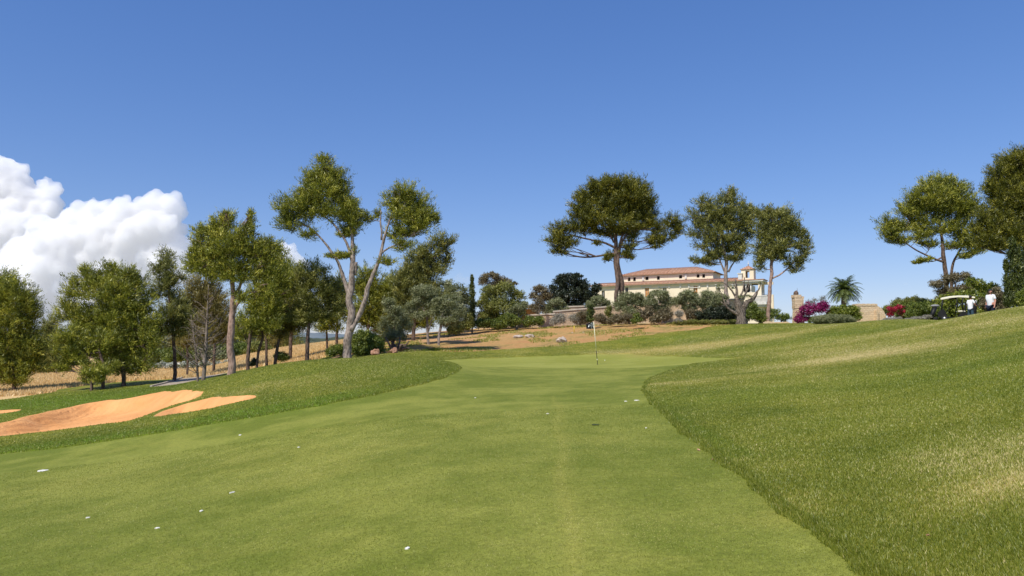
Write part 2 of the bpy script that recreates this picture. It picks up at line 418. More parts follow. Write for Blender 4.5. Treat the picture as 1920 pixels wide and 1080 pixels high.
def A_lush(X, Y):
    d = spot(X, Y, 1890, 680, 2.6, 2.6, .75) + spot(X, Y, 1420, 700, 5, 1.5, .1) + spot(X, Y, 700, 690, 4, 3, .5) + spot(X, Y, 1390, 606, 3, 2, .95)
    d += spot(X, Y, 60, 760, 9, 6, .75) + spot(X, Y, 250, 735, 6, 5, .6) + spot(X, Y, 250, 815, 7, 1.4, .65) + spot(X, Y, 520, 775, 3, .9, .6) + spot(X, Y, 1400, 745, 2.2, 1.6, .6) + spot(X, Y, 1650, 790, 2.5, 1.2, .4) + spot(X, Y, 1500, 1000, 1, .5, .3) + spot(X, Y, 1560, 632, 6, 3, .4) + spot(X, Y, 1250, 636, 4, 1.5, .5)
    fz_ = sd_fair(X, Y); d = d + .5 * sstep(0, .15, fz_) * (1 - sstep(1.1, 1.5, fz_)) * (X < 3) * (Y > 9) * (Y < 36)
    return np.clip(d, 0, 1)
def A_pale(X, Y):
    d = spot(X, Y, 1620, 668, 2.0, 1.6, .5) + spot(X, Y, 1880, 960, .6, .35, .45) + spot(X, Y, 1150, 660, 2.5, 1.0, .3)
    q = spot(X, Y, 840, 637, 5, 4, .7) + spot(X, Y, 790, 634, 4, 5, .7)
    return np.clip(d + q, 0, 1)
for nm, I, mk in regions:
    u, inv = np.unique(I, return_inverse=True); xy = V[u]; T = inv.reshape(-1, 3)
    z = gz(xy[:, 0], xy[:, 1])
    o = np_mesh(nm, np.column_stack([xy, z]), T, M[mk], None, True,
                {'dry': A_dry(xy[:, 0], xy[:, 1]), 'lush': A_lush(xy[:, 0], xy[:, 1]), 'pale': A_pale(xy[:, 0], xy[:, 1])})
    tag(o, kind='structure')

# path kerb: a real low concrete edging on the far side
kp = [hit(*p, y0=34) for p in [(283,727),(320,717),(367,703),(423,687),(455,678),(500,667)]]
kb = MB(); kk = crv([(a[0], a[1]) for a in kp], 6)
for i in range(len(kk) - 1):
    a, b = kk[i], kk[i+1]; d = (b - a); Ld = np.linalg.norm(d); mid = (a + b) / 2
    kb.box((mid[0], mid[1], gz1(mid[0], mid[1]) + .03), (Ld * .97, .12, .12), Matrix.Rotation(math.atan2(d[1], d[0]), 3, 'Z'))
tag(kb.build('path_kerb', M['kerb']), kind='structure')

# ------------------------------------------------------------------ hills on the horizon
def hill(name, pts, Yd, thick, mat, label):
    pts = np.array(pts, float); xs = np.linspace(pts[0, 0], pts[-1, 0], 260); rows = np.interp(xs, pts[:, 0], pts[:, 1])
    vs = []; 
    K = 14
    for k in range(K):
        t = k / (K - 1); prof = math.sin(math.pi * min(1, t * 1.15) / 2) if t < .87 else 1
        for x, r in zip(xs, rows):
            Yk = Yd + (t - 1) * thick; p = P(x, r, Yd); X = p[0] * (Yk / Yd)
            z = -12 + (p[2] + 12) * prof
            vs.append((X, Yk, z))
    vs = np.array(vs); n = fbm(vs / (Yd * .012), 3, 3); vs[:, 2] += n * Yd * .0016 * (vs[:, 2] > -8)
    m = len(xs); f = [(k*m+i, k*m+i+1, (k+1)*m+i+1, (k+1)*m+i) for k in range(K-1) for i in range(m-1)]
    return tag(np_mesh(name, vs, np.array(f), mat, None, True), kind='structure')
mh, nt, out = new_mat('wooded_hill'); p = pos(nt)
nn = noise(nt, p, .05, 6, .75)
bsdf(nt, out, ramp(nt, nn, [(.35, (.055, .075, .05)), (.6, (.12, .14, .085)), (.75, (.19, .17, .11))]), 1, .05, nn, 1., 10.)
hill('hills', [(-900,640),(0,646),(60,642),(120,640),(300,644),(420,642),(560,634),(600,637),(660,632),(760,636),(900,640)], 750, 330, mh, '')
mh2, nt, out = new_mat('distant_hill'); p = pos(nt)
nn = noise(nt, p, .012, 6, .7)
bsdf(nt, out, ramp(nt, nn, [(.35, (.12, .16, .19)), (.7, (.2, .23, .24))]), 1, .05)  # aerial haze put into the base colour as a bluish tint
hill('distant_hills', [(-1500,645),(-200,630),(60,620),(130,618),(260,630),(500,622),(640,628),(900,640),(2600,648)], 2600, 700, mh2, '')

# ------------------------------------------------------------------ foliage
def unit(n, r): v = r.normal(size=(n, 3)); return v / np.linalg.norm(v, axis=1, keepdims=True)
def nrm(v): return v / (np.linalg.norm(v, axis=1, keepdims=True) + 1e-9)
def foliage(lobes, r, puff=.45, cover=2.2, tl=.16, tw=.05, dens=1., up=.25, under=.45, flat=.75, hang=0., shell=.35, spray=0.):
    """lobes: list of (centre(3), radii(3)); returns vertices, triangles, tone per vertex, puff centres"""
    PC, PR, PD = [], [], []
    for c, rad in lobes:
        a, b, d = rad; S = 4 * math.pi * (((a*b)**1.6 + (a*d)**1.6 + (b*d)**1.6) / 3) ** (1 / 1.6)
        pr = min(puff, .55 * min(rad)); n = max(5, int(cover * S / (math.pi * pr * pr)))
        dr = unit(n, r); keep = (dr[:, 2] > -.35) | (r.rand(n) < under); dr = dr[keep]; n = len(dr)
        rr = (shell + (1 - shell) * r.rand(n) ** .55) * r.uniform(.86, 1.1, n)
        inner = np.maximum(np.array(rad) - pr * .55, .3 * np.array(rad))
        PC.append(np.array(c) + dr * inner * rr[:, None]); PR.append(pr * r.uniform(.55, 1.3, n)); PD.append(nrm(dr * np.array((1, 1, .7)) + unit(n, r) * .35 + np.array((0, 0, .45))))
    PC = np.concatenate(PC); PR = np.concatenate(PR); PD = np.concatenate(PD)
    cnt = np.maximum(8, (dens * 5.5 * (PR ** 2) / (tl * tw)).astype(int)); tot = cnt.sum()
    k = np.repeat(np.arange(len(PC)), cnt); d = unit(tot, r); d[:, 2] += up; d = nrm(d)
    q = d * (PR[k] * (r.rand(tot) ** .45) * r.uniform(.8, 1.2, tot))[:, None] * np.array((1, 1, flat)); al = (q * PD[k]).sum(1, keepdims=True); q = (q - PD[k] * al) * (1 - .28 * spray) + PD[k] * al * (1 + .9 * spray); pt = PC[k] + q
    nn = nrm(d + unit(tot, r) * .75 + np.array((0, 0, .25)))
    ax = nrm(unit(tot, r) * (.8 - .2 * spray) + d * .7 + PD[k] * spray * .9 + np.array((0, 0, .5 - hang))); ax = nrm(ax - nn * (ax * nn).sum(1, keepdims=True) * .8)
    bx = nrm(np.cross(ax, nn)); s = r.uniform(.6, 1.35, tot)[:, None]
    v = np.stack([pt - bx * tw * s * .5 - ax*tl*s*.35, pt + bx * tw * s * .5 - ax*tl*s*.2, pt + ax * tl * s * .65], 1).reshape(-1, 3)
    f = np.arange(tot * 3).reshape(-1, 3)
    pt_tone = np.clip(r.normal(.5, .24, len(PC)), 0, 1)
    tone = np.repeat(np.clip(pt_tone[k] + r.normal(0, .16, tot), 0, 1), 3)
    return v, f, tone, PC
def mat_leaf(name, c1, c2, c3=None, trans=.28, rough=.7):
    m, nt, out = new_mat(name); t = attr(nt, 'tone')
    col = ramp(nt, t, [(.1, c1), (.65, c2), (.98, c3 or c2)])
    d = N(nt, 'ShaderNodeBsdfDiffuse'); L(nt, col, d.inputs[0])
    tr = N(nt, 'ShaderNodeBsdfTranslucent'); L(nt, mixc(nt, .35, col, (c2[0]*1.3, c2[1]*1.5, c2[2]*.6)), tr.inputs[0])
    mx = N(nt, 'ShaderNodeMixShader'); mx.inputs[0].default_value = trans
    L(nt, d.outputs[0], mx.inputs[1]); L(nt, tr.outputs[0], mx.inputs[2])
    gl = N(nt, 'ShaderNodeBsdfGlossy', Roughness=.45); gl.inputs[0].default_value = (.8, .85, .8, 1)
    m2 = N(nt, 'ShaderNodeMixShader'); m2.inputs[0].default_value = .035
    L(nt, mx.outputs[0], m2.inputs[1]); L(nt, gl.outputs[0], m2.inputs[2]); L(nt, m2.outputs[0], out.inputs[0])
    return m
M['pine'] = mat_leaf('pine_needles', (.075, .090, .012), (.30, .315, .038), (.60, .55, .085))
M['pine_dark'] = mat_leaf('stone_pine_needles', (.055, .066, .010), (.19, .19, .022), (.40, .36, .045))
M['pine_grey'] = mat_leaf('greyish_pine_needles', (.075, .088, .024), (.25, .255, .06), (.46, .43, .115))
M['pine_dull'] = mat_leaf('dull_pine_needles', (.14, .115, .032), (.28, .235, .065), (.38, .31, .10))
M['olive'] = mat_leaf('olive_leaves', (.12, .135, .055), (.25, .265, .12), (.42, .43, .25))
M['leaf'] = mat_leaf('green_leaves', (.07, .10, .015), (.16, .20, .03), (.27, .30, .05))
M['leaf_bright'] = mat_leaf('bright_leaves', (.09, .12, .015), (.22, .26, .03), (.38, .38, .06))
M['leaf_dark'] = mat_leaf('dark_leaves', (.014, .022, .012), (.03, .042, .02), (.06, .075, .035))
M['cypress'] = mat_leaf('cypress_leaves', (.035, .05, .012), (.09, .115, .02), (.20, .22, .035))
M['carob'] = mat_leaf('carob_leaves', (.11, .125, .025), (.23, .24, .05), (.34, .33, .08))
M['brownleaf'] = mat_leaf('brown_leaves', (.12, .095, .05), (.20, .165, .09), (.28, .24, .13))
M['silver'] = mat_leaf('silver_leaves', (.22, .20, .16), (.38, .35, .29), (.55, .52, .45))
M['magenta'] = mat_leaf('magenta_bracts', (.13, .008, .05), (.30, .014, .13), (.42, .03, .2))
M['crimson'] = mat_leaf('crimson_bracts', (.28, .01, .03), (.50, .02, .06), (.62, .06, .12))
M['white_flower'] = mat_leaf('white_flowers', (.10, .14, .05), (.5, .5, .45), (.85, .85, .8))
M['palm'] = mat_leaf('palm_leaflets', (.06, .085, .02), (.14, .18, .045), (.26, .29, .09))
M['palm_orange'] = mat_simple('palm_fruit_stalks', (.45, .22, .04), (.6, .3, .06), 9)
def mat_bark(name, c1, c2, c3, sc=3.):
    m, nt, out = new_mat(name); v = objc(nt)
    mp = nt.nodes.new('ShaderNodeMapping'); mp.inputs['Scale'].default_value = (1, 1, .45); L(nt, v, mp.inputs[0]); v = mp.outputs[0]
    vo = N(nt, 'ShaderNodeTexVoronoi', Scale=sc * 3); L(nt, v, vo.inputs['Vector'])
    n = noise(nt, v, sc, 6, .7, .6); mm = math_(nt, 'ADD', math_(nt, 'MULTIPLY', n, .65), math_(nt, 'MULTIPLY', vo.outputs['Distance'], .45))
    bsdf(nt, out, ramp(nt, mm, [(.3, c1), (.5, c2), (.7, c3)]), .95, .1, mm, 1., .06); return m
M['bark_grey'] = mat_bark('grey_pine_bark', (.09, .07, .06), (.26, .21, .18), (.40, .33, .28))
M['bark_pink'] = mat_bark('pinkish_pine_bark', (.13, .08, .06), (.32, .215, .17), (.42, .29, .23))
M['bark_dark'] = mat_bark('dark_pine_bark', (.045, .03, .025), (.12, .085, .065), (.2, .14, .11))
M['bark_olive'] = mat_bark('old_olive_bark', (.025, .02, .018), (.10, .082, .066), (.28, .23, .185), 5)
M['bark_dead'] = mat_bark('bare_twigs', (.10, .08, .065), (.20, .16, .13), (.28, .23, .19))

TREE_N = [0]
def plant(name, label, cat, base_px, Y, trunks, lobes, leaf='pine', bark='bark_dark', group=None, limbs=1., k=None, scale_d=.8, seed=None, twigs=1., base_row=None, yoff=0):
    """trunks: [[(px,py,width_px,dz),...]] ; lobes: [(px,py,rx,ry[,dz[,rd]])] in photo pixels at depth Y"""
    TREE_N[0] += 1; r = np.random.RandomState(seed if seed is not None else 100 + TREE_N[0]); k = dict(k or {})
    m = mpp(Y); bx = P(base_px, 650, Y)[0]; bz = gz1(bx, Y); root_loc = np.array((bx, Y, bz))
    root = empty(name, root_loc, label, cat, group)
    pine = leaf.startswith('pine') and bool(trunks); skel = []; mb = MB(); sd = r.randint(9999)
    for ti, tr in enumerate(trunks):
        rows = []
        for i, q in enumerate(tr):
            p = P(q[0], q[1], Y + (q[3] if len(q) > 3 else 0))
            if ti == 0 and i == 0 or (len(q) > 4): p[2] = gz1(p[0], p[1]) - .25
            rows.append((p[0], p[1], p[2], q[2] * m * .40))
        c = crv(rows, 5)
        # slight crookedness
        wig = np.stack([fbm(np.stack([np.arange(len(c)) * .35, np.full(len(c), ti * 7.), np.full(len(c), sd * 1.)], -1), s, 2) for s in (1, 2)], -1)
        c[:, :2] += wig * c[:, 3:4] * .5
        if ti == 0:
            c[0, 3] *= 1.25
        mb.tube(c[:, :3], c[:, 3], 10, .10, seed=sd + ti); skel += [(q[:3], q[3]) for q in c]
    LB = []
    for l in lobes:
        dz = (l[4] if len(l) > 4 and l[4] is not None else r.uniform(-.5, .5) * l[2] * m * .6)
        c = P(l[0], l[1], Y + dz); rd = (l[5] * m if len(l) > 5 else l[2] * m * scale_d)
        e = 1.0
        if pine: e = 1.18
        LB.append((c, (l[2] * m * min(e, 1.13), rd, l[3] * m * e)))
    LB0 = list(LB)
    if pine:
        for i in range(len(LB0)):
            for j in range(i):
                (c1, r1), (c2, r2) = LB0[i], LB0[j]; d = c1 - c2; q = math.sqrt((d[0] / (r1[0] + r2[0])) ** 2 + (d[2] / (r1[2] + r2[2])) ** 2)
                if .45 < q < .95 and r.rand() < .75: LB.append(((c1 + c2) / 2 + r.normal(size=3) * .1, tuple((np.array(r1) + np.array(r2)) * .30)))
    PC = None
    if LB:
        s = Y / 45.0
        kw = dict(puff=.42 * s ** .5, cover=2.0, tl=.17 * s ** .7, tw=.055 * s ** .7); kw.update(k)
        if pine: kw.update(puff=.29 * s ** .6, cover=kw['cover'] * .95, tl=.18 * s ** .7, tw=.037 * s ** .7, flat=1., under=max(.8, kw.get('under', 0)), dens=.78, spray=1.)
        v, f, tone, PC = foliage(LB, r, **kw)
        gzv = bz - .6
        crown = np_mesh('crown' if trunks else 'foliage', v - root_loc, f, M[leaf], root, False, {'tone': tone})
    if trunks and limbs > 0 and LB:
        sp = np.array([q[0] for q in skel]); sr = np.array([q[1] for q in skel])
        for c, rad in LB0:
            dd = np.linalg.norm(sp - c, axis=1) + 2.2 * np.maximum(0, sp[:, 2] - c[2] + .15 * rad[2]) + (sp[:, 2] < bz + .25 * (c[2] - bz)) * 3
            j = int(np.argmin(dd)); a = sp[j]; L_ = np.linalg.norm(c - a)
            r0 = min(sr[j] * .5, .02 + .016 * L_) * limbs
            mid = (a + c) / 2 + np.array((r.normal() * .06, r.normal() * .06, -.08)) * L_
            cc = crv([a, mid, c], 5); mb.tube(cc, np.linspace(r0, r0 * .45, len(cc)), 6, .12, seed=int(r.randint(999)))
            near = PC[np.linalg.norm((PC - c) / np.array(rad), axis=1) < 1.1]
            if len(near):
                for q in near[r.choice(len(near), min(len(near), int(9 * twigs)), replace=False)]:
                    t = r.uniform(.35, 1); s0 = cc[int(t * (len(cc) - 1))]
                    mid = (s0 + q) / 2 + r.normal(size=3) * .08 * np.linalg.norm(q - s0)
                    c2 = crv([s0, mid, q], 3); mb.tube(c2, np.linspace(r0 * .42, .012, len(c2)), 5, .1, cap=False)
    if trunks: mb.build('trunk', M[bark], root, root_loc)
    return root
def bush(name, label, px, Y, lobes, leaf='leaf', cat='bush', group=None, **k):
    kk = dict(puff=.26, cover=2.6, tl=.12, tw=.07, under=1., flat=.9); kk.update(k)
    return plant(name, label, cat, px, Y, [], lobes, leaf, group=group, k=kk, scale_d=.9)

GP = 'pines along the left of the hole'
# ---- far-left pines
plant('pine_tree', 'dense dark green pine cut by the left frame edge, beside the dry grass', 'tree', 28, 48,
      [[(28,746,9),(26,700,8),(20,640,7),(15,560,4)]],
      [(-8,540,40,36),(30,560,36,34),(54,585,24,30),(-40,590,50,50),(45,632,34,34),(5,620,44,40),(48,680,30,26),(8,690,44,30),(-40,690,40,34),(66,655,18,22),(30,712,24,12)],
      'pine', group=GP, k=dict(cover=2.6))
plant('pine_tree', 'small hazy pine in the gap behind the leftmost pine', 'tree', 95, 80,
      [[(95,705,4),(94,650,3),(94,610,2)]], [(94,606,15,14),(88,634,20,20),(104,640,18,22),(84,668,22,20),(108,675,22,24),(92,695,20,14)], 'pine_grey', group=GP)
plant('pine_tree', 'broad dense pine with full rounded crown left of the bunkers', 'tree', 232, 47,
      [[(232,731,10),(231,690,9),(222,620,8),(205,550,5)]],
      [(165,520,24,22),(200,512,22,18),(232,520,22,20),(262,532,18,20),(140,545,26,24),(185,550,36,30),(228,555,38,30),(270,562,24,26),(125,585,24,26),(165,595,36,30),(215,602,40,34),(262,605,32,32),
       (285,640,20,22),(250,650,38,30),(205,655,36,30),(230,688,34,18),(268,682,26,20),(160,640,36,28),(292,600,14,18),(214,500,10,9),(250,508,10,12),(158,504,9,9)],
      'pine', group=GP, k=dict(cover=1.9))
plant('pine_tree', 'low branched pine with short leaning trunk just left of the broad rounded pine', 'tree', 190, 45.5,
      [[(190,737,9),(193,718,8),(196,690,7),(180,640,4)]],
      [(130,630,28,20),(112,655,20,18),(150,662,34,20),(120,690,18,10),(190,640,30,22),(172,690,26,14),(205,690,22,12)], 'pine', group=GP, k=dict(cover=1.9))
plant('pine_tree', 'small low pine with a stubby trunk at the left edge of the trunk trio', 'tree', 172, 44.5,
      [[(172,738,8),(173,722,7),(174,705,5)]], [(172,702,22,9),(192,697,16,9),(160,712,12,8),(184,712,12,7)], 'pine', group=GP)
plant('pine_tree', 'slim tall pine with a narrow ragged top beside the rounded pine', 'tree', 326, 50,
      [[(326,722,9),(327,680,8),(324,620,7),(314,540,5),(310,490,3)]],
      [(311,482,17,17),(298,505,18,14),(322,512,18,16),(310,535,24,18),(292,550,16,14),(330,560,20,20),(318,590,30,20),(335,620,26,18),(300,618,20,16),(350,590,20,20),(340,520,9,8)],
      'pine_grey', group=GP, k=dict(cover=1.7))
plant('pine_tree', 'tall pine with pinkish forked trunk and three pointed tops', 'tree', 430, 41,
      [[(430,705,19),(433,660,17),(436,600,15),(437,560,12),(434,520,9),(430,470,5)],[(436,582,9),(448,566,7),(458,548,4)],[(437,560,9),(452,530,6),(465,490,4)]],
      [(425,420,22,22),(402,440,22,20),(450,445,24,24),(468,425,16,22),(375,462,22,20),(420,460,34,28),(470,462,28,26),(362,480,14,18),(395,490,34,24),(445,490,36,26),(492,480,20,24),(380,505,22,14),(485,512,22,18),
       (410,515,26,14),(455,520,30,16),(510,465,20,22),(372,440,16,20),(508,500,20,22),(400,425,16,18),(362,500,20,18),(505,455,10,12),(470,400,8,10),(424,402,9,9),(452,556,20,14),(500,540,18,16)],
      'pine', 'bark_pink', group=GP, k=dict(cover=1.7, under=.3))
plant('pine_tree', 'dull thinning pine with greyish crown behind the bare tree', 'tree', 352, 58,
      [[(351,712,5),(352,660,5),(355,600,4),(365,550,3)]],
      [(380,530,34,20),(362,560,32,22),(395,560,30,22),(350,600,24,24),(400,600,28,24),(372,635,38,18),(420,620,26,26),(345,640,20,20)],
      'pine_dull', group=GP, k=dict(cover=1.5))
def bare(label, px, Y, base_row, top, sp, seed, lean=0, n=46, w=5):
    r = np.random.RandomState(seed); m = mpp(Y); bx = P(px, 650, Y)[0]; bz = gz1(bx, Y); loc = np.array((bx, Y, bz))
    root = empty('bare_tree', loc, label, 'tree'); mb = MB()
    tp = P(px + lean, top, Y); pts = crv([(bx, Y, bz - .2, w*m/2), ((bx*.6+tp[0]*.4) + .05, Y, bz*.6 + tp[2]*.4, w*m*.38), (tp[0], Y, tp[2], .015)], 12)
    mb.tube(pts[:, :3], pts[:, 3], 8, .1, seed=seed); mb.build('trunk', M['bark_dead'], root, loc); mb = MB()
    H = tp[2] - bz
    for i in range(n):
        t = r.uniform(.22, .97); s = pts[int(t * (len(pts) - 1))]; az = r.uniform(0, 6.28); Lb = sp * m * (1.15 - t) * r.uniform(.5, 1.1)
        d = np.array((math.cos(az), math.sin(az) * .8, r.uniform(.35, .95))); e = s[:3] + d * Lb
        md = (s[:3] + e) / 2 + np.array((0, 0, -.08 * Lb)); c = crv([s[:3], md, e], 4); mb.tube(c, np.linspace(.028, .008, len(c)), 5, cap=False)
        for j in range(4):
            q = c[r.randint(3, len(c))]; e2 = q + (d + r.normal(size=3) * .5) * Lb * .35
            mb.tube([q, (q + e2) / 2 + r.normal(size=3) * .03, e2], [.013, .009, .006], 4, cap=False)
    mb.build('branches', M['bark_dead'], root, loc); return root
bare('leafless grey tree with upswept thin branches left of the pink forked pine', 383, 43, 708, 535, 62, 5, 8, 70, 8)
bare('thin bare leaning stem beside the leafless grey tree', 374, 43.4, 710, 590, 40, 6, -16, 26, 5)
# ---- thicket right of the tall pine
plant('pine_tree', 'bushy pine whose trunk stands just right of the pink forked pine', 'tree', 467, 46,
      [[(467,692,9),(467,650,8),(475,590,7),(480,530,5)]],
      [(505,500,20,24),(520,525,24,24),(495,540,28,24),(472,560,22,20),(500,575,34,22),(470,600,30,20),(455,625,24,16),(505,610,30,18)], 'pine', group=GP, k=dict(cover=1.8))
plant('pine_tree', 'pine with dark straight trunk in the middle of the thicket', 'tree', 502, 49,
      [[(502,682,7),(500,650,6),(498,610,6),(510,550,4)]],
      [(540,520,26,22),(560,545,22,20),(530,560,30,24),(515,600,28,18),(545,600,30,20),(485,620,24,14)], 'pine', group=GP, k=dict(cover=1.8))
plant('pine_tree', 'pine with dark trunk leaning right in the thicket', 'tree', 514, 48,
      [[(514,680,8),(520,650,7),(527,620,6),(535,580,4)]], [(540,580,26,18),(560,610,28,14),(525,625,22,12),(575,590,22,18)], 'pine_dull', group=GP, k=dict(cover=1.7))
plant('pine_tree', 'thin crooked pine trunk with sparse branches next to the bushy pine', 'tree', 482, 47,
      [[(482,688,7),(485,660,6),(492,635,6),(487,605,4)]], [(490,600,18,12),(470,612,18,10),(462,625,12,8)], 'pine_dull', group=GP, k=dict(cover=1.3))
plant('pine_tree', 'pine with round soft crown and single dark trunk left of the twin-stemmed pine', 'tree', 576, 47,
      [[(576,674,10),(577,640,9),(578,600,7),(580,550,5)]],
      [(585,512,34,22),(618,535,24,22),(560,530,20,20),(590,548,36,24),(625,560,20,20),(575,575,30,18),(560,600,28,14),(588,590,30,16),(610,588,20,14),(632,580,12,14)],
      'pine_grey', group=GP, k=dict(cover=1.8))
plant('pine_tree', 'small young pine with drooping pads between the two big trunks', 'tree', 614, 56,
      [[(614,664,6),(613,640,5),(612,600,3)]], [(612,598,20,12),(630,612,18,12),(604,615,16,10),(622,596,12,10)], 'pine', group=GP)
# ---- twin-stemmed pine
plant('pine_tree', 'full rounded pine at the back of the thicket, left of the soft round crown', 'tree', 545, 58,
      [[(545,668,8),(545,620,8),(546,560,6)]],
      [(520,480,22,22),(545,505,26,22),(525,525,28,22),(560,535,26,22),(505,545,24,20),(535,565,34,20),(565,580,26,18),(510,585,26,18),(548,605,30,14)], 'pine', group=GP, k=dict(cover=1.8))
plant('pine_tree', 'dense dark pine filling the gap left of the tall pale pine trunk', 'tree', 632, 64,
      [[(632,662,7),(632,610,6),(633,570,5)]],
      [(632,535,22,18),(612,548,20,18),(650,552,20,20),(628,572,28,20),(648,590,20,18),(612,592,20,14)], 'pine_grey', group=GP, k=dict(cover=1.8))
plant('pine_tree', 'broad pine backing the olives right of the tall pale pine', 'tree', 742, 68,
      [[(742,655,8),(742,600,7),(743,560,5)]],
      [(745,530,28,20),(722,550,26,20),(770,545,30,20),(740,575,34,22),(785,570,30,22),(712,585,22,22),(760,605,34,20),(800,600,28,18),(720,620,24,20)], 'pine', group=GP, k=dict(cover=1.8))
plant('pine_tree', 'dense pine behind the pink forked pine, left side', 'tree', 402, 62,
      [[(402,690,7),(402,640,6),(400,590,5)]],
      [(395,560,26,20),(370,580,24,20),(418,590,26,22),(395,605,30,20),(360,610,20,20),(425,625,24,18),(385,635,26,14)], 'pine_dull', group=GP, k=dict(cover=1.6))
plant('pine_tree', 'very tall pale pine forking low into two long stems, with two separate high crowns', 'tree', 651, 45,
      [[(651,672,23),(655,640,19),(661,600,18),(658,555,16),(661,520,14),(662,480,11),(660,440,7),(650,400,5),(640,360,3)],
       [(659,620,13),(672,590,12),(688,550,11),(700,512,9),(712,480,8),(722,440,6),(735,400,3)],
       [(659,565,11),(648,530,9),(638,500,7),(615,462,5),(585,430,4),(560,415,3)],
       [(662,500,8),(650,455,6),(625,420,4),(600,400,3)],[(664,515,9),(667,498,9),(668,492,8)],
       [(712,478,6),(728,466,4),(752,455,3)],[(716,450,5),(714,420,4),(714,395,2)]],
      [(607,312,24,22),(590,335,28,22),(632,335,24,24),(575,352,18,16),(610,358,34,26),(645,365,20,22),(548,385,34,22),(590,390,32,24),(630,395,32,22),(660,395,24,20),(532,398,20,20),(545,420,28,18),(578,438,20,12),
       (668,418,20,14),(688,408,14,12),(650,440,20,8),(607,300,14,10),(664,470,10,8),(635,480,26,6,None),(655,425,22,12),
       (758,358,26,18),(738,378,26,20),(785,380,26,20),(765,400,34,22),(805,400,18,18),(790,420,28,18),(742,405,18,18),(818,412,8,12),(770,435,28,12),(740,440,22,16),(756,462,20,14),(708,402,8,12),(725,490,18,10)],
      'pine', 'bark_grey', k=dict(cover=1.75, under=.35, dens=1.0), limbs=1.1)
plant('pine_tree', 'dark bushy pine seen between the two stems of the tall pale pine', 'tree', 690, 62,
      [[(690,655,8),(692,600,7),(695,550,5)]],
      [(690,515,26,18),(672,540,20,20),(712,535,28,22),(690,565,32,24),(725,570,28,26),(700,600,34,22),(735,610,28,24),(672,590,22,20),(740,545,18,18)], 'pine', group=GP, k=dict(cover=1.9))
plant('pine_tree', 'open pine with two drooping right-hand boughs against the sky', 'tree', 775, 60,
      [[(775,648,9),(776,600,8),(778,540,6),(785,490,4)]],
      [(828,452,24,14),(805,475,26,16),(780,492,26,18),(835,492,20,12),(812,510,26,16),(775,525,30,22),(800,545,26,20),(755,550,24,22),(760,510,18,16),(745,580,28,24),(790,580,34,24),(838,470,12,10),(795,505,26,18),(755,530,26,20),(820,560,22,18),(845,452,12,9),(785,470,20,12)],
      'pine_grey', k=dict(cover=1.6))
# ---- olives and mixed trees in the middle
GO = 'olive trees and shrubs below the garden wall'
plant('olive_tree', 'grey green olive tree with a dark stem right of the round clipped shrub', 'tree', 738, 52,
      [[(738,668,8),(737,640,7),(740,610,5)]], [(738,590,26,22),(722,612,18,22),(755,612,22,24),(738,632,28,18),(728,570,16,14)], 'olive', group=GO, k=dict(tl=.12, tw=.04, puff=.35))
plant('olive_tree', 'olive tree with a slender forked tan trunk on the bare earth', 'tree', 803, 54,
      [[(803,655,7),(802,625,6),(800,600,5),(795,580,3)],[(802,625,4),(808,605,3),(812,590,2)]],
      [(800,550,28,20),(778,570,20,18),(785,548,20,16),(812,572,24,20),(790,592,24,12),(765,585,16,16)], 'olive', 'bark_grey', group=GO, k=dict(tl=.12, tw=.04, puff=.35))
plant('olive_tree', 'silvery olive tree with pale right side and dark ground shadow', 'tree', 822, 53,
      [[(822,650,6),(823,630,6),(828,600,5),(835,575,3)]],
      [(842,565,26,18),(828,585,24,20),(858,588,20,20),(840,605,28,14),(822,570,14,16)], 'olive', 'bark_grey', group=GO, k=dict(tl=.12, tw=.04, puff=.35))
plant('olive_tree', 'tall soft olive rising behind the silvery olive', 'tree', 850, 66,
      [[(850,630,6),(850,590,5)]], [(830,540,24,20),(855,548,26,20),(872,565,16,20),(845,585,24,22),(875,590,14,18),(815,560,18,20)], 'olive', group=GO, k=dict(puff=.4))
plant('cypress_tree', 'slender dark column cypress with pointed top in the middle trees', 'tree', 885, 64,
      [[(885,622,4),(885,590,4),(885,540,2)]], [(885,524,4,10),(885,537,6,12),(885,553,7,14),(886,572,8,16),(885,592,9,16),(885,606,8,10)], 'cypress', k=dict(puff=.2, cover=2.5, tl=.16, tw=.05, under=1, hang=-.6, flat=1.4), limbs=0)
plant('carob_tree', 'wide rounded yellow green carob tree right of the slender cypress', 'tree', 935, 67,
      [[(935,622,9),(934,590,8),(936,560,6)],[(935,590,5),(918,570,4)]],
      [(920,550,26,18),(948,545,26,20),(970,560,18,20),(905,572,18,20),(935,575,36,24),(965,585,22,20),(910,595,22,16),(980,578,10,16),(945,600,30,14)], 'carob', k=dict(cover=2.2, tl=.16, tw=.07))
plant('tamarisk_tree', 'brownish feathery tree top showing above the wide carob', 'tree', 925, 76,
      [[(925,622,6),(925,560,5),(925,530,3)]], [(922,520,22,12),(908,530,16,12),(942,528,18,12),(965,532,8,6),(930,540,24,12)], 'brownleaf', k=dict(cover=1.6, puff=.35))
bush('shrub', 'dark glossy low shrub under the wide carob', 925, 64, [(905,606,22,12),(935,608,24,11),(962,603,18,12),(950,596,16,10)], 'leaf')
bush('shrub', 'small shadowed shrub left of the dark glossy shrub beneath the olives', 868, 62, [(868,612,20,14),(850,618,18,14),(878,600,12,16)], 'carob')
plant('holm_oak_tree', 'very dark round evergreen oak left of the villa', 'tree', 1068, 88,
      [[(1068,612,9),(1068,580,8),(1066,555,6)]],
      [(1068,528,28,18),(1048,540,22,18),(1092,542,22,18),(1070,555,36,24),(1100,562,16,20),(1038,565,16,20),(1070,580,36,18),(1055,520,12,8),(1080,518,14,8)], 'leaf_dark', k=dict(cover=2.6, puff=.5, tl=.22, tw=.12))
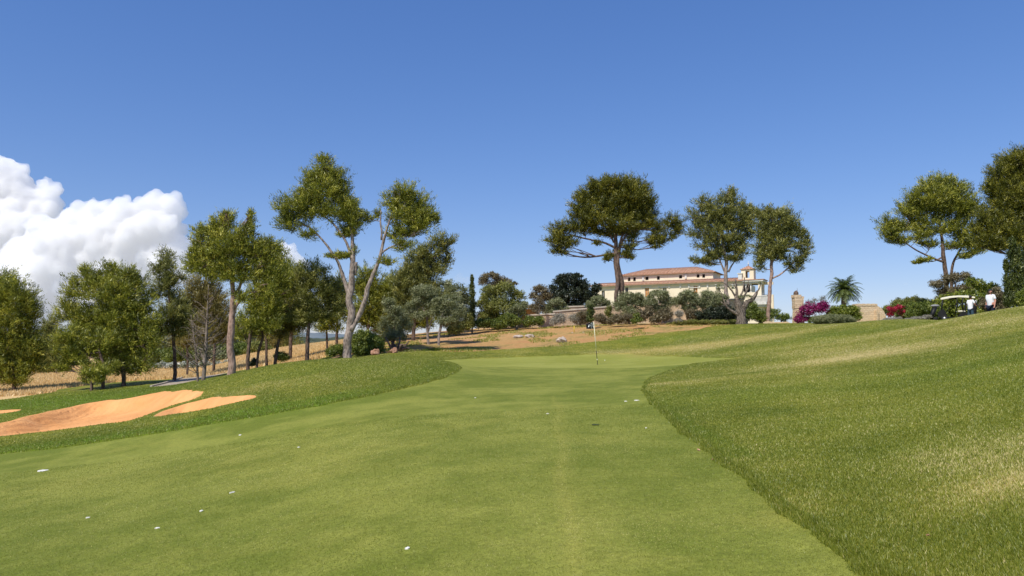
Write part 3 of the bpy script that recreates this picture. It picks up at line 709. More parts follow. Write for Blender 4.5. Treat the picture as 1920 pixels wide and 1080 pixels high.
plant('holm_oak_tree', 'small dark oak crown touching the left end of the villa roof', 'tree', 1118, 92, [[(1118,605,4),(1118,560,3)]], [(1118,542,12,14),(1112,556,14,14),(1122,562,10,12),(1110,572,12,10)], 'leaf_dark', k=dict(cover=2.4, tl=.22, tw=.12))
plant('oak_tree', 'dusky grey oak against the left side of the dark evergreen oak', 'tree', 1006, 82, [[(1006,610,5),(1006,570,4)]],
      [(1012,545,18,14),(1000,558,12,14),(1022,560,18,18),(1004,578,14,14),(1024,580,14,14)], 'brownleaf', k=dict(cover=2., tl=.18, tw=.08))
plant('young_tree', 'thin straight sapling with sparse brown crown before the garden wall', 'tree', 1011, 66, [[(1011,612,3),(1011,590,2.5),(1011,570,1.5)]],
      [(1011,568,12,16),(1006,582,10,10),(1018,580,8,10)], 'brownleaf', 'bark_grey', k=dict(cover=.9, tl=.1, tw=.04, puff=.25))
plant('olive_tree', 'round silvery olive above the garden wall between sapling and dark oak', 'tree', 1042, 72, [[(1042,600,5),(1042,585,4)]],
      [(1042,568,20,11),(1030,580,14,10),(1054,578,14,11),(1042,586,18,8)], 'olive', group=GO, k=dict(tl=.14, tw=.05))
plant('olive_tree', 'olive tree with a knotted pale trunk under the right edge of the carob', 'tree', 972, 65, [[(968,618,6),(972,600,5),(972,588,4)],[(972,600,3),(980,590,2)]],
      [(972,580,18,12),(984,572,10,10),(960,585,12,10)], 'olive', 'bark_grey', group=GO, k=dict(tl=.14, tw=.05))
bush('shrub', 'round leafy dark green shrub at the foot of the sapling', 998, 64.5, [(996,602,16,12),(1012,602,10,12),(986,606,10,8)], 'leaf')
bush('broom_shrub', 'pale dry silvery shrub below the garden wall, left of the other pale one', 1052, 64, [(1050,598,16,11),(1040,603,12,8)], 'silver', tl=.16, tw=.025, dens=.8)
bush('broom_shrub', 'pale dry beige shrub below the garden wall, nearest the flag', 1080, 64, [(1078,598,14,11),(1088,604,12,8)], 'silver', tl=.16, tw=.025, dens=.8)
bush('broom_shrub', 'brownish twiggy shrub on the bank right of the little cypress', 1165, 60.5, [(1158,598,16,10),(1178,598,14,11),(1146,603,10,8)], 'brownleaf', tl=.13, tw=.035)
plant('conifer', 'small bright green upright conifer behind the flag', 'tree', 1107, 60, [[(1107,615,3),(1107,590,2)]],
      [(1107,576,7,7),(1107,586,9,10),(1106,598,9,9)], 'cypress', k=dict(puff=.2, cover=3, tl=.1, tw=.05, under=1, hang=-.5), limbs=0)
for lab, px, Y, lb in [
    ('rounded olive by the left end of the villa wall', 1122, 70, [(1122,562,16,11),(1108,572,12,10),(1136,572,12,12),(1122,580,20,10)]),
    ('broad olive shrub beneath the twin dark trunks of the umbrella pine', 1180, 63, [(1178,560,24,14),(1162,572,18,16),(1195,570,20,16),(1178,585,20,14),(1198,556,12,10)]),
    ('olive shrub under the second villa window, with a dark red brown foot', 1236, 63, [(1235,555,24,14),(1218,568,18,16),(1252,568,16,16),(1236,582,20,14)]),
    ('spreading olive shrub covering the villa front, third from the umbrella pine', 1290, 63, [(1288,555,22,14),(1274,566,16,14),(1306,562,20,16),(1292,578,18,12)]),
    ('grey twiggy olive beside the old hollow olive trunk', 1338, 63, [(1328,556,20,14),(1342,568,20,16),(1325,575,20,14),(1355,560,12,14)])]:
    m_ = mpp(Y)
    plant('olive_shrub', lab, 'shrub', px, Y, [[(px,612,6),(px-2,592,5),(px-6,572,3)],[(px+2,604,4),(px+8,585,3),(px+12,572,2)]], lb, 'olive', group=GO, k=dict(tl=.13, tw=.05, puff=.3, cover=2.2))
bush('shrub', 'dry reddish shrub just left of the little cypress behind the flag', 1092, 63.5, [(1092,590,12,8),(1098,600,12,8)], 'brownleaf', tl=.13, tw=.035)
bush('shrub', 'dry tan shrub just right of the little cypress behind the flag', 1126, 62.5, [(1124,596,13,9),(1134,602,12,7)], 'brownleaf', tl=.13, tw=.035)
bush('shrub', 'green creeper hanging over the garden wall left of the umbrella pine', 1143, 65.5, [(1141,585,9,12),(1146,596,8,9)], 'carob', tl=.13, tw=.06)
bush('shrub', 'russet leafed shrub between the first two olive shrubs', 1205, 61.5, [(1202,592,16,14),(1216,585,12,12)], 'brownleaf')
bush('shrub', 'russet and green shrub against the stone pier', 1245, 61.5, [(1240,592,16,13),(1228,598,14,10),(1252,588,10,12)], 'brownleaf')
bush('shrub', 'big dark green shrub left of the old olive', 1345, 61.5, [(1340,590,24,16),(1362,588,20,18),(1320,592,18,14),(1375,596,12,12)], 'leaf_dark', cat='bush')
bush('shrub', 'dark red leafed shrub beside the stone pier', 1300, 62, [(1298,590,14,14),(1308,598,12,9)], 'brownleaf')
bush('lavender', 'small silvery blue plant before the stone pier', 1274, 60, [(1273,588,9,9),(1272,601,10,5)], 'silver', tl=.1, tw=.03)
bush('weed', 'tall green weed on the red bank', 1193, 58.5, [(1193,592,7,6),(1190,602,8,6),(1197,600,8,6)], 'leaf')
bush('shrub', 'bright green rounded shrub just right of the old olive', 1412, 62, [(1408,578,16,14),(1420,590,16,14),(1400,592,16,14),(1430,600,10,8)], 'leaf')
for i, (px, lab) in enumerate([(1285,'low weeds at the foot of the dark red shrub'),(1330,'low yellowish weeds below the big dark shrub'),(1365,'low weeds touching the old olive mound')]):
    bush('weed', lab, px, 60.2, [(px-10,604,14,5),(px+12,604,14,5)], 'carob', group='weeds along the bank', puff=.15, tl=.12, tw=.03)

# ---- umbrella pine
plant('umbrella_pine', 'large umbrella pine with twin dark trunks and a domed crown beside the villa', 'tree', 1157, 70,
      [[(1157,615,11),(1156,560,10),(1157,520,10),(1156,490,11),(1155,450,9),(1152,410,6),(1150,370,4)],
       [(1172,612,12,.6,1),(1167,560,12,.4),(1162,520,12,.2),(1159,490,10,0),(1165,450,6,0),(1178,420,4,0)],
       [(1154,465,6),(1135,456,5),(1110,450,4),(1088,445,4),(1070,440,3)],[(1160,470,6),(1175,440,5),(1200,430,4),(1225,432,3),(1250,428,3)],[(1152,455,5),(1138,430,4),(1120,410,3)]],
      [(1130,345,30,15),(1165,342,34,15),(1198,352,26,16),(1105,362,26,17),(1145,362,38,20),(1185,368,36,20),(1215,372,18,20),(1090,385,24,20),(1125,390,36,20),(1170,392,40,20),(1210,395,24,22),(1080,402,18,16),
       (1115,412,30,14),(1160,420,36,14),(1200,418,28,16),(1050,428,24,14),(1080,425,22,14),(1042,450,20,16),(1065,455,22,12),(1050,472,16,9),(1100,432,20,12),(1140,438,24,10),(1185,438,18,12),
       (1235,425,20,15),(1262,418,22,14),(1272,432,14,12),(1245,445,20,12),(1230,462,10,8),(1220,448,12,10),(1180,462,18,12),(1172,478,12,9),(1185,482,8,6),(1138,485,8,10),(1146,478,10,8),(1120,455,10,6)],
      'pine_dark', 'bark_dark', k=dict(puff=.5, cover=2.0, under=.6), twigs=.8)
# ---- two pines in front of / right of villa
plant('pine_tree', 'grey green pine with leaning trunk rising in front of the villa roof', 'tree', 1368, 66,
      [[(1366,612,11),(1364,575,10),(1363,530,9),(1360,490,8),(1355,450,6),(1350,410,4)],[(1363,520,5),(1355,500,4),(1345,480,3)],[(1366,510,5),(1376,492,3),(1386,478,2)]],
      [(1320,380,18,14),(1370,372,20,16),(1345,392,30,18),(1390,390,20,18),(1305,405,22,16),(1335,415,34,18),(1380,412,34,20),(1408,410,14,18),(1312,435,26,16),(1350,440,34,18),(1392,440,28,20),(1320,460,20,12),(1370,462,30,14),
       (1345,478,24,10),(1390,470,20,12),(1310,488,20,7),(1330,494,14,7),(1415,400,12,14),(1370,358,9,7),(1380,485,16,8)],
      'pine_grey', 'bark_grey', k=dict(cover=1.55, under=.5), twigs=1.2)
plant('pine_tree', 'slender pale trunked pine at the right end of the villa with a drooping right bough', 'tree', 1438, 64,
      [[(1438,612,10),(1441,575,9),(1445,530,8),(1447,490,7),(1446,455,5),(1448,410,3)],[(1446,523,4),(1462,515,3.5),(1480,500,3),(1500,482,2)]],
      [(1435,400,20,12),(1460,396,20,12),(1448,415,34,18),(1482,415,20,16),(1430,435,24,16),(1470,438,34,18),(1500,432,10,14),(1425,460,22,14),(1460,462,34,14),(1490,458,16,12),(1432,480,20,12),(1465,482,22,10),
       (1515,445,10,12),(1512,465,13,14),(1502,488,16,12),(1490,505,14,10),(1424,500,12,12),(1478,494,14,8)],
      'pine_grey', 'bark_pink', k=dict(cover=1.6, under=.5), twigs=1.2)
# ---- old olive
ol = empty('old_olive_tree', (P(1390,650,59)[0], 59, gz1(P(1390,650,59)[0], 59)), 'ancient pollarded olive with thick hollow trunk and nearly bare upright limbs', 'tree')
ob = MB(); m_ = mpp(59)
def br(mb, pts, Y, n=10, nz=.2, seed=1):
    c = crv([tuple(P(q[0], q[1], Y + (q[3] if len(q) > 3 else 0))) + (q[2] * mpp(Y) * .40,) for q in pts], 5)
    mb.tube(c[:, :3], c[:, 3], n, nz, seed=seed)
br(ob, [(1391,612,28),(1389,595,19),(1387,580,17),(1383,568,14),(1381,555,9)], 59, 14, .16, 3)
br(ob, [(1392,600,12),(1394,580,13),(1400,568,12),(1410,562,9),(1417,552,7),(1420,545,4)], 59, 10, .2, 4)
for i, b in enumerate([[(1382,560,8),(1381,540,5),(1379,524,3)],[(1384,562,6),(1393,545,4),(1395,530,3),(1396,520,2)],[(1392,560,5),(1401,545,4),(1405,532,2)],
          [(1381,560,5),(1372,545,4),(1362,534,2.5),(1352,528,1.5)],[(1418,550,4),(1424,540,3),(1427,530,2)],[(1384,590,8),(1372,583,6),(1362,574,5),(1356,560,3)],[(1362,574,3),(1352,566,2)],
          [(1397,555,3),(1399,540,2),(1404,526,1.2)],[(1379,540,2),(1374,528,1.2)],[(1356,560,2.2),(1352,548,1.6),(1346,540,1)]]):
    br(ob, b, 59, 7, .12, i)
ob.build('trunk', M['bark_olive'], ol, ol.location)
v, f, tone, _ = foliage([(P(1388,557,59), (.5,.4,.16)), (P(1400,556,59), (.5,.4,.18)), (P(1410,562,59), (.25,.25,.15)), (P(1350,540,59), (.5,.4,.45)), (P(1345,556,59), (.5,.4,.5)),(P(1425,530,59), (.15,.15,.15)),(P(1372,540,59),(.25,.2,.3))],
                        np.random.RandomState(3), puff=.16, cover=1.0, tl=.1, tw=.035, dens=.5)
np_mesh('crown', v - np.array(ol.location), f, M['olive'], ol, False, {'tone': tone})

# ---- right hand side vegetation
for i, (px, lab, lb) in enumerate([(1465,'distant trees between the slender pine and the ruined pillar',[(1452,590,14,14),(1470,596,16,10),(1440,588,10,16)]),
     (1530,'distant low tree behind the palm foot',[(1520,600,14,8),(1545,600,12,8)])]):
    plant('distant_tree', lab, 'tree', px, 120, [[(px,612,4),(px,600,3)]], lb, 'leaf', k=dict(tl=.25, tw=.14, puff=.7), limbs=0)
bush('bougainvillea', 'large magenta bougainvillea spilling beside the ruined pillar', 1515, 59.5, [(1505,592,17,14),(1520,580,22,14),(1538,578,18,12),(1500,600,12,8),(1545,572,14,8)], 'magenta', puff=.2, dens=.65, cover=2.0)
bush('wispy_shrub', 'arching wispy grey green branches above the magenta bougainvillea', 1525, 60.5, [(1515,570,12,9),(1528,566,9,8),(1545,562,9,9)], 'brownleaf', dens=.3, cover=1.4, tl=.16, tw=.03)
bush('shrub', 'bright green leafy shrub under the palm', 1585, 59.5, [(1572,585,18,14),(1592,582,20,12),(1602,594,14,10),(1560,592,14,12)], 'leaf_bright', tl=.13, tw=.09)
bush('clipped_shrub', 'low domed clipped olive green shrub at the lawn edge', 1562, 56, [(1562,600,38,11,0,30),(1545,600,24,9,0,20),(1580,601,24,9,0,20)], 'olive', puff=.15, tl=.06, tw=.035, cover=4, shell=.8)
bush('bougainvillea', 'crimson red bougainvillea at the right end of the ruined wall', 1680, 57, [(1676,580,10,7),(1670,590,8,7),(1688,576,9,6),(1667,579,6,5),(1694,588,9,7)], 'crimson', puff=.15, dens=.55, cover=1.3)
bush('shrub', 'dark shrub growing behind the crimson bougainvillea', 1700, 57.8, [(1698,590,22,14),(1715,582,20,16),(1692,576,16,10)], 'leaf')
bush('shrub', 'large dark green shrub with spiky shoots left of the golf cart', 1735, 54, [(1728,580,24,18),(1748,588,22,18),(1712,590,18,14),(1760,592,18,14)], 'leaf', tl=.16, tw=.06)
bush('shrub', 'olive green hedge rising behind the dark spiky shrub', 1700, 70, [(1690,572,22,14),(1715,568,24,14),(1670,582,18,12),(1745,575,20,14)], 'carob')
bush('grey_plant', 'pale grey low plant below the crimson bougainvillea', 1672, 52.5, [(1668,600,14,5),(1682,599,12,5)], 'silver', tl=.1, tw=.03, puff=.15)
bush('grey_plant', 'pale grey low plant left of the golf cart', 1728, 49.5, [(1722,597,14,4),(1738,594,10,4),(1705,600,10,4)], 'silver', tl=.1, tw=.03, puff=.15)
plant('shrub_tree', 'airy grey brown olive behind the golf cart', 'tree', 1790, 62, [[(1790,600,6),(1790,560,5),(1792,530,3)]],
      [(1760,535,18,14),(1785,522,22,14),(1805,520,18,14),(1775,548,22,14),(1800,545,24,14),(1820,540,18,14),(1765,560,16,12)], 'brownleaf', 'bark_grey', k=dict(cover=1.7, tl=.14, tw=.06, puff=.35))
bush('shrub', 'tall yellow green shrub directly behind the golf cart', 1800, 55, [(1785,562,24,18),(1812,558,26,18),(1835,565,20,18),(1765,572,20,16),(1795,585,30,16),(1830,588,24,14),(1760,590,18,12)], 'leaf_bright', tl=.15, tw=.1, puff=.3, cover=1.9)
bush('shrub', 'light leafed shrub reaching up behind the man near the golf cart', 1835, 60, [(1822,530,12,14),(1838,535,14,14),(1858,540,16,14),(1845,552,18,14)], 'leaf_bright', tl=.15, tw=.08, dens=.7)
bush('shrub', 'dull olive shrub between the standing man and the tall cypress', 1872, 52, [(1868,555,18,18),(1880,572,16,18),(1862,580,18,14),(1850,570,14,16)], 'brownleaf')
plant('pine_tree', 'spreading pine with open lower boughs behind the golf cart', 'tree', 1772, 63,
      [[(1772,605,12),(1773,560,11),(1772,510,10),(1768,470,8),(1762,430,5),(1760,390,3)],[(1770,492,6),(1740,480,4),(1712,465,3),(1690,450,2)],[(1782,600,8,.8,1),(1785,540,7,.8),(1786,500,6,.6),(1800,470,4,.5),(1815,450,2)],
       [(1770,480,4),(1750,490,2.5),(1730,488,1.5)]],
      [(1765,338,22,14),(1740,350,26,16),(1790,352,28,16),(1718,372,26,16),(1755,370,36,20),(1800,375,34,20),(1695,395,20,16),(1735,398,36,20),(1785,402,38,22),(1825,395,18,22),(1665,418,22,15),(1700,425,24,12),(1750,430,34,14),(1800,432,34,16),
       (1672,440,22,12),(1685,452,24,9),(1720,445,20,8),(1660,432,14,12),(1815,455,28,12),(1785,462,20,8),(1735,487,16,6),(1720,492,10,4),(1830,470,20,8),(1745,458,18,8),(1810,480,14,6)],
      'pine', 'bark_dark', k=dict(cover=1.65, under=.5), twigs=1.3)
plant('pine_tree', 'huge dense pine cut by the right frame edge', 'tree', 1925, 54,
      [[(1925,600,16),(1925,540,14),(1925,460,12),(1922,380,7)]],
      [(1900,300,32,18),(1935,292,36,18),(1875,325,28,18),(1915,330,40,22),(1865,352,22,22),(1895,362,36,22),(1935,370,40,26),(1870,385,26,22),(1900,400,40,22),(1845,405,20,16),(1865,425,34,18),(1905,435,40,18),(1830,430,18,12),
       (1855,450,30,12),(1890,460,34,10),(1940,440,40,24),(1965,340,40,40),(1838,462,16,7)],
      'pine_dark', 'bark_dark', k=dict(cover=2.2, under=.7))
plant('cypress_tree', 'thick dark column cypress at the right frame edge', 'tree', 1902, 47,
      [[(1902,600,8),(1902,560,7),(1902,500,4)]], [(1898,458,8,14),(1899,480,12,18),(1903,505,15,22),(1903,535,18,24),(1902,562,18,20),(1886,500,5,16),(1887,530,7,22),(1889,560,8,20),(1912,480,10,20),(1915,520,12,30)], 'cypress', k=dict(puff=.2, cover=2.6, tl=.15, tw=.05, under=1, hang=-.7, flat=1.5), limbs=0)
bush('shrub', 'yellow green conifer-like shrub at the foot of the thick cypress', 1918, 42, [(1915,558,12,14),(1922,572,14,12),(1930,550,16,20)], 'leaf_bright', tl=.13, tw=.05)

# ---- left and centre shrubs
bush('round_shrub', 'large rounded bright green shrub beside the tall pale pine trunk', 688, 47, [(682,638,24,22),(700,645,22,20),(672,652,18,16),(690,655,24,14),(708,655,14,12)], 'leaf', puff=.22, tl=.1, tw=.055, cover=3.4, shell=.6)
bush('round_shrub', 'smaller green shrub on the left of the tall pale pine trunk', 632, 47, [(632,655,16,11),(620,661,12,8),(642,661,10,9)], 'leaf', puff=.2, tl=.1, tw=.055, cover=3.2)
bush('round_shrub', 'small round shrub among the thicket trunks', 527, 50, [(524,668,13,11),(532,670,11,9)], 'leaf', puff=.18, tl=.1, tw=.05, cover=3)
bush('shrub', 'low dark shrub at the foot of the thicket trunks', 472, 47.5, [(470,682,8,6),(478,678,8,8)], 'leaf_dark', puff=.15)
bush('shrub', 'dark red leafed low shrub among the tree stumps', 752, 49.5, [(748,650,10,7),(757,654,8,5)], 'brownleaf', puff=.12, tl=.1, tw=.04)
bush('weed', 'green herbs at the edge of the lawn beneath the olives', 795, 48.5, [(785,661,18,4),(805,658,18,5),(820,655,12,4)], 'leaf', puff=.1, tl=.12, tw=.03)
bush('weed', 'straw coloured weeds in front of the olive shade', 765, 47.8, [(755,663,16,4),(770,663,16,3)], 'brownleaf', puff=.1, tl=.12, tw=.03)
bush('fallen_branch', 'dark fallen pine branch lying on the grass by the trunk trio', 264, 46.5, [(262,725,13,3.5),(275,727,9,2)], 'leaf_dark', cat='branch', puff=.12, tl=.12, tw=.04)
GB = 'white flowering oleanders beyond the path'
for i, px in enumerate([290, 308, 328, 347, 366, 385, 408, 430, 450, 470]):
    labs = ['leftmost white oleander showing beside the rounded pine', 'white oleander just left of the slim tall pine trunk', 'white oleander behind the slim tall pine trunk',
            'white oleander right of the slim tall pine trunk', 'white oleander left of the leafless grey tree', 'white oleander behind the leafless grey tree', 'white oleander between leafless tree and pink trunk',
            'white oleander behind the pink forked trunk', 'white oleander just right of the pink trunk', 'rightmost white oleander before the thicket']
    Yq = 88 - i * .5
    bush('oleander', labs[i], px, Yq, [(px-3,686-i*.6,10,7),(px+5,687-i*.6,9,6)], 'white_flower', group=GB, puff=.3, tl=.2, tw=.14)
hl = [(-30,676,'green hedge shrub far left behind the leftmost pine trunk'),(20,674,'green hedge shrub right of the leftmost pine trunk'),(62,676,'green hedge shrub in the gap right of the leftmost pine'),(100,674,'green hedge shrub below the small hazy pine'),
      (140,676,'green hedge shrub behind the low branched pine'),(212,674,'green hedge shrub between the trunks of the trio'),(262,672,'green hedge shrub below the right side of the rounded pine'),(300,668,'green hedge shrub above the leftmost oleander'),
      (335,664,'green hedge shrub behind the slim pine'),(362,662,'green hedge shrub behind the bare tree'),(395,660,'green hedge shrub left of the pink trunk'),(425,658,'green hedge shrub hidden by the pink trunk'),(452,656,'green hedge shrub just left of the thicket'),(485,652,'green hedge shrub behind the crooked thicket trunk')]
for i, (px, yy, lab) in enumerate(hl):
    bush('shrub', lab, px, 100 + (i * 7) % 5, [(px,yy,24,16),(px+16,yy+8,16,12),(px-14,yy+9,16,12)], ['leaf','carob','olive','leaf'][i % 4], group='hedge shrubs beyond the oleanders', puff=.5, tl=.24, tw=.13)
# background wood seen under the crowns
GW = 'trees closing the view behind the left pines'
bgl = ['far dull tree', 'far olive tree', 'far grey tree']
wl = [(-20,118,'far tree behind the leftmost pine'),(150,112,'far tree behind the low branched pine'),(205,120,'far tree behind the trunk trio'),(262,108,'far tree seen right of the rounded pine'),(300,116,'far tree between rounded and slim pines'),
      (352,104,'far tree behind the slim pine'),(398,112,'far tree behind the leafless grey tree'),(448,106,'far tree right of the pink forked trunk'),(492,118,'far tree behind the thicket trunks'),(535,125,'far tree behind the small round shrub')]
for i, (px, Yq, lab) in enumerate(wl):
    dy = [0, -4, 3, -2, 4, -6, 0, -4, 2, 6][i]
    plant('background_tree', lab, 'tree', px, Yq, [[(px,680,5),(px+2,650,4),(px,620,3)]],
          [(px-16,640+dy,22,20),(px+14,636+dy,24,22),(px,618+dy,24,16),(px-8,660+dy,24,12),(px+22,656+dy,18,12)],
          ['pine_grey', 'olive', 'pine_dull'][i % 3], group=GW, k=dict(tl=.34, tw=.13, puff=.8, cover=1.5), limbs=.8, twigs=.5)

# ---- palm
pl = P(1581,650,100); pb = np.array((pl[0], 100, gz1(pl[0], 100)))
palm = empty('palm_tree', pb, 'single date palm with drooping fronds against the sky right of centre', 'tree')
c0 = P(1583,548,100); mb = MB(); cc = crv([tuple(pb - (0,0,.3)) + (.34,), tuple((pb + c0) / 2) + (.30,), tuple(c0) + (.38,)], 10)
mb.tube(cc[:, :3], cc[:, 3], 12, .1, seed=4); mb.build('trunk', M['bark_dark'], palm, pb)
r = np.random.RandomState(21); vs = []; tones = []; fb = MB()
for i in range(84):
    az = i * 2.39996 + r.uniform(-.2, .2); el = 1.35 - 1.75 * (i / 83.) ** .8 + r.uniform(-.1, .1); Lf = r.uniform(2.2, 2.75)
    d = np.array((math.cos(az) * math.cos(el), math.sin(az) * math.cos(el), math.sin(el))); p = c0 + np.array((0, 0, .25)); pts = [p.copy()]
    for s in range(10):
        p = p + d * Lf / 10; d = d + np.array((0, 0, -.085 - .018 * s)); d /= np.linalg.norm(d); pts.append(p.copy())
    pts = np.array(pts); fb.tube(pts, np.linspace(.03, .008, 11), 4, cap=False)
    side0 = np.cross(pts[-1] - pts[0], (0, 0, 1)); side0 /= np.linalg.norm(side0) + 1e-6; tn = r.uniform(.2, .8)
    for t in np.linspace(.12, 1, 30):
        j = min(9, int(t * 10)); fr = t * 10 - j; q = pts[j] * (1 - fr) + pts[j+1] * fr if j < 10 else pts[-1]; tg = pts[j+1] - pts[j]; tg /= np.linalg.norm(tg)
        w = (.55 * math.sin(math.pi * min(1, .15 + t * .85)) ** .6 + .12)
        for sg in (-1, 1):
            dd = side0 * sg * .75 + tg * .65 + np.array((0, 0, -.2)) + r.normal(size=3) * .08; dd /= np.linalg.norm(dd); e = q + dd * w
            vs += [q - tg * .035, q + tg * .035, e]; tones += [np.clip(tn + r.normal(0, .1), 0, 1)] * 3
fb.build('frond_stems', M['palm'], palm, pb)
np_mesh('fronds', np.array(vs) - pb, np.arange(len(vs)).reshape(-1, 3), M['palm'], palm, False, {'tone': tones})
mb = MB()
for i in range(14):
    a = i * 2.4; e = c0 + np.array((math.cos(a) * .35, -abs(math.sin(a)) * .5, .1 + .3 * r.rand())); mb.tube([c0 + (0, -.1, .1), (c0 + e) / 2 + (0, 0, .15), e], [.04, .04, .05], 5)
mb.build('fruit_stalks', M['palm_orange'], palm, pb)

# ------------------------------------------------------------------ villa
def mat_stucco(name, c1, c2, stain, sc=1.):
    m, nt, out = new_mat(name); v = objc(nt); n = noise(nt, v, .35 * sc, 6, .65, .5); n2 = noise(nt, v, 4 * sc, 5, .7)
    col = ramp(nt, n, [(.3, c1), (.7, c2)])
    mp = nt.nodes.new('ShaderNodeMapping'); mp.inputs['Scale'].default_value = (1.5, 1.5, .25); L(nt, v, mp.inputs[0])
    st = maprange(nt, noise(nt, mp.outputs[0], 1.2 * sc, 5, .7), .55, .75, 0, .6); col = mixc(nt, st, col, stain)
    bsdf(nt, out, col, .95, .1, n2, .3, .03); return m
M['stucco'] = mat_stucco('cream_stucco', (.80, .68, .49), (.88, .78, .60), (.60, .47, .33))
M['trim'] = mat_stucco('weathered_white_trim', (.62, .60, .55), (.75, .73, .68), (.38, .34, .30))
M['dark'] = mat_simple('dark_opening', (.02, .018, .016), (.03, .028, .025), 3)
M['shutter'] = mat_simple('orange_shutter', (.50, .22, .06), (.6, .28, .09), 3)
M['shutter_grey'] = mat_simple('grey_shutter', (.42, .36, .28), (.5, .44, .34), 3)
def mat_tile():
    m, nt, out = new_mat('clay_roof_tiles'); v = objc(nt); n = noise(nt, v, 1.6, 6, .7); n2 = noise(nt, v, 7, 3, .7)
    w = N(nt, 'ShaderNodeTexWave', Scale=1.6, Distortion=.4); w.bands_direction = 'X'; L(nt, v, w.inputs[0])
    col = ramp(nt, math_(nt, 'ADD', math_(nt, 'MULTIPLY', n, .6), math_(nt, 'MULTIPLY', n2, .4)), [(.35, (.42, .22, .14)), (.5, (.62, .36, .24)), (.66, (.74, .55, .42))])
    col = mixc(nt, maprange(nt, w.outputs['Fac'], .1, .5, .5, 0), col, (.2, .1, .06))
    bsdf(nt, out, col, .9, .1, w.outputs['Fac'], .8, .08); return m
M['tile'] = mat_tile()
VA = P(1128, 560, 153)[:2]; VB = P(1388, 560, 140)[:2]; VU = (VB - VA); VL = float(np.linalg.norm(VU)); VU /= VL; VN = np.array((VU[1], -VU[0]))   # VN faces the camera
vang = math.atan2(VU[1], VU[0]); VZ = gz1(*VA) - .5
villa = empty('villa', (VA[0], VA[1], VZ), 'long cream villa with clay tile roofs, attic windows and a belvedere at its right end', 'building', rz=vang)
def fs(px, py, back=0.):
    """photo pixel -> (s, z) on the facade plane pushed back by `back` metres"""
    d = np.array(ray(px, py)); o = np.array((0, 0, EYE)); n = np.array((VN[0], VN[1], 0)); q = np.array((VA[0], VA[1], 0)) - n * back
    t = ((q - o) @ n) / (d @ n); p = o + d * t; rel = p[:2] - VA
    return float(rel @ VU), float(p[2] - VZ)
# local frame: x along facade, y into the building, z up
s0 = fs(1112, 560)[0]; s1 = fs(1392, 560)[0]; zc = fs(1250, 532.5)[1]; SB = 5.0
def vwall(mb, x0, x1, y, z0, z1, thick, openings):
    """vertical wall panel along x with rectangular through-openings"""
    xs = sorted({x0, x1} | {a for o in openings for a in o[:2]}); zs = sorted({z0, z1} | {a for o in openings for a in o[2:]})
    for i in range(len(xs) - 1):
        for j in range(len(zs) - 1):
            cx, cz = (xs[i] + xs[i+1]) / 2, (zs[j] + zs[j+1]) / 2
            if any(o[0] < cx < o[1] and o[2] < cz < o[3] for o in openings): continue
            mb.box((cx, y + thick / 2, cz), (xs[i+1] - xs[i], thick, zs[j+1] - zs[j]))
low = [(1172,538.5,1178,552,'dark'),(1209,540,1217,556,'shutter'),(1242,539,1250,555,'shutter_grey'),(1300,536,1308,550,'shutter'),(1128,545,1134,560,'dark'),(1345,540,1351,552,'shutter_grey'),
       (1209,575,1217,592,'dark'),(1242,575,1250,592,'dark'),(1300,575,1308,592,'dark')]
ops = []
for a, b, c, d, k in low:
    sa, zb = fs(a, b); sb, zd = fs(c, d); ops.append((sa, sb, zd, zb))
zc = fs(1250, 532.5)[1]
mb = MB(); vwall(mb, s0, s1, 0, 0, zc, .35, ops); mb.box(((s0)-.15+.3, 7.2, zc/2), (.3, 13.7, zc)); mb.box((s1 - .15, 7.2, zc/2), (.3, 13.7, zc)); mb.box(((s0+s1)/2, 14.2, zc/2), (s1-s0, .3, zc))
mb.build('lower_wall', M['stucco'], villa)
for (sa, sb, za, zb), q in zip(ops, low):
    w = MB().box(((sa+sb)/2, .26, (za+zb)/2), (sb-sa, .06, zb-za)); wo = w.build('window', M[q[4]], villa)
    fr = MB()
    for bx_, bz_, dx_, dz_ in (((sa+sb)/2, zb-.03, sb-sa, .05), (sa+.03, (za+zb)/2, .05, zb-za-.11), (sb-.03, (za+zb)/2, .05, zb-za-.11), ((sa+sb)/2, (za+zb)/2, .05, zb-za-.11)): fr.box((bx_, .19, bz_), (dx_, .06, dz_))
    fr.build('frame', M['trim'], wo)
# lower lean-to roof: from eave (overhang) up to attic wall
za0 = fs(1250, 526.5, SB)[1]
def slab(mb, a, b, c, d, th=.18):
    vs = [a, b, c, d] + [tuple(np.array(q) - (0, 0, th)) for q in (a, b, c, d)]
    mb.add(vs, [(0,1,2,3),(7,6,5,4),(0,4,5,1),(1,5,6,2),(2,6,7,3),(3,7,4,0)])
ze = zc + .05
mb = MB(); slab(mb, (s0-.5,-.7,ze+.1), (s1+.2,-.7,ze+.1), (s1+.2,SB,za0), (s0-.5,SB,za0)); slab(mb, (s0-.5,-.7,ze+.1),(s0-.5,SB,za0),(s0-.5,SB+5,za0-.6),(s0-.5,14.8,ze+.1)) if False else None
nt_ = int((s1 - s0) / .32)
for i in range(nt_):                                   # rows of rounded cover tiles
    x = s0 - .4 + i * .32; mb.tube([(x, -.72, ze+.13), (x, SB, za0+.04)], .075, 6, 0)
mb.build('lower_roof', M['tile'], villa)
mb = MB(); mb.box(((s0+s1)/2, -.25, ze-.12), (s1-s0+.4, .5, .12)); mb.box(((s0+s1)/2, -.12, ze-.26), (s1-s0+.2, .24, .14)); mb.build('cornice', M['trim'], villa)
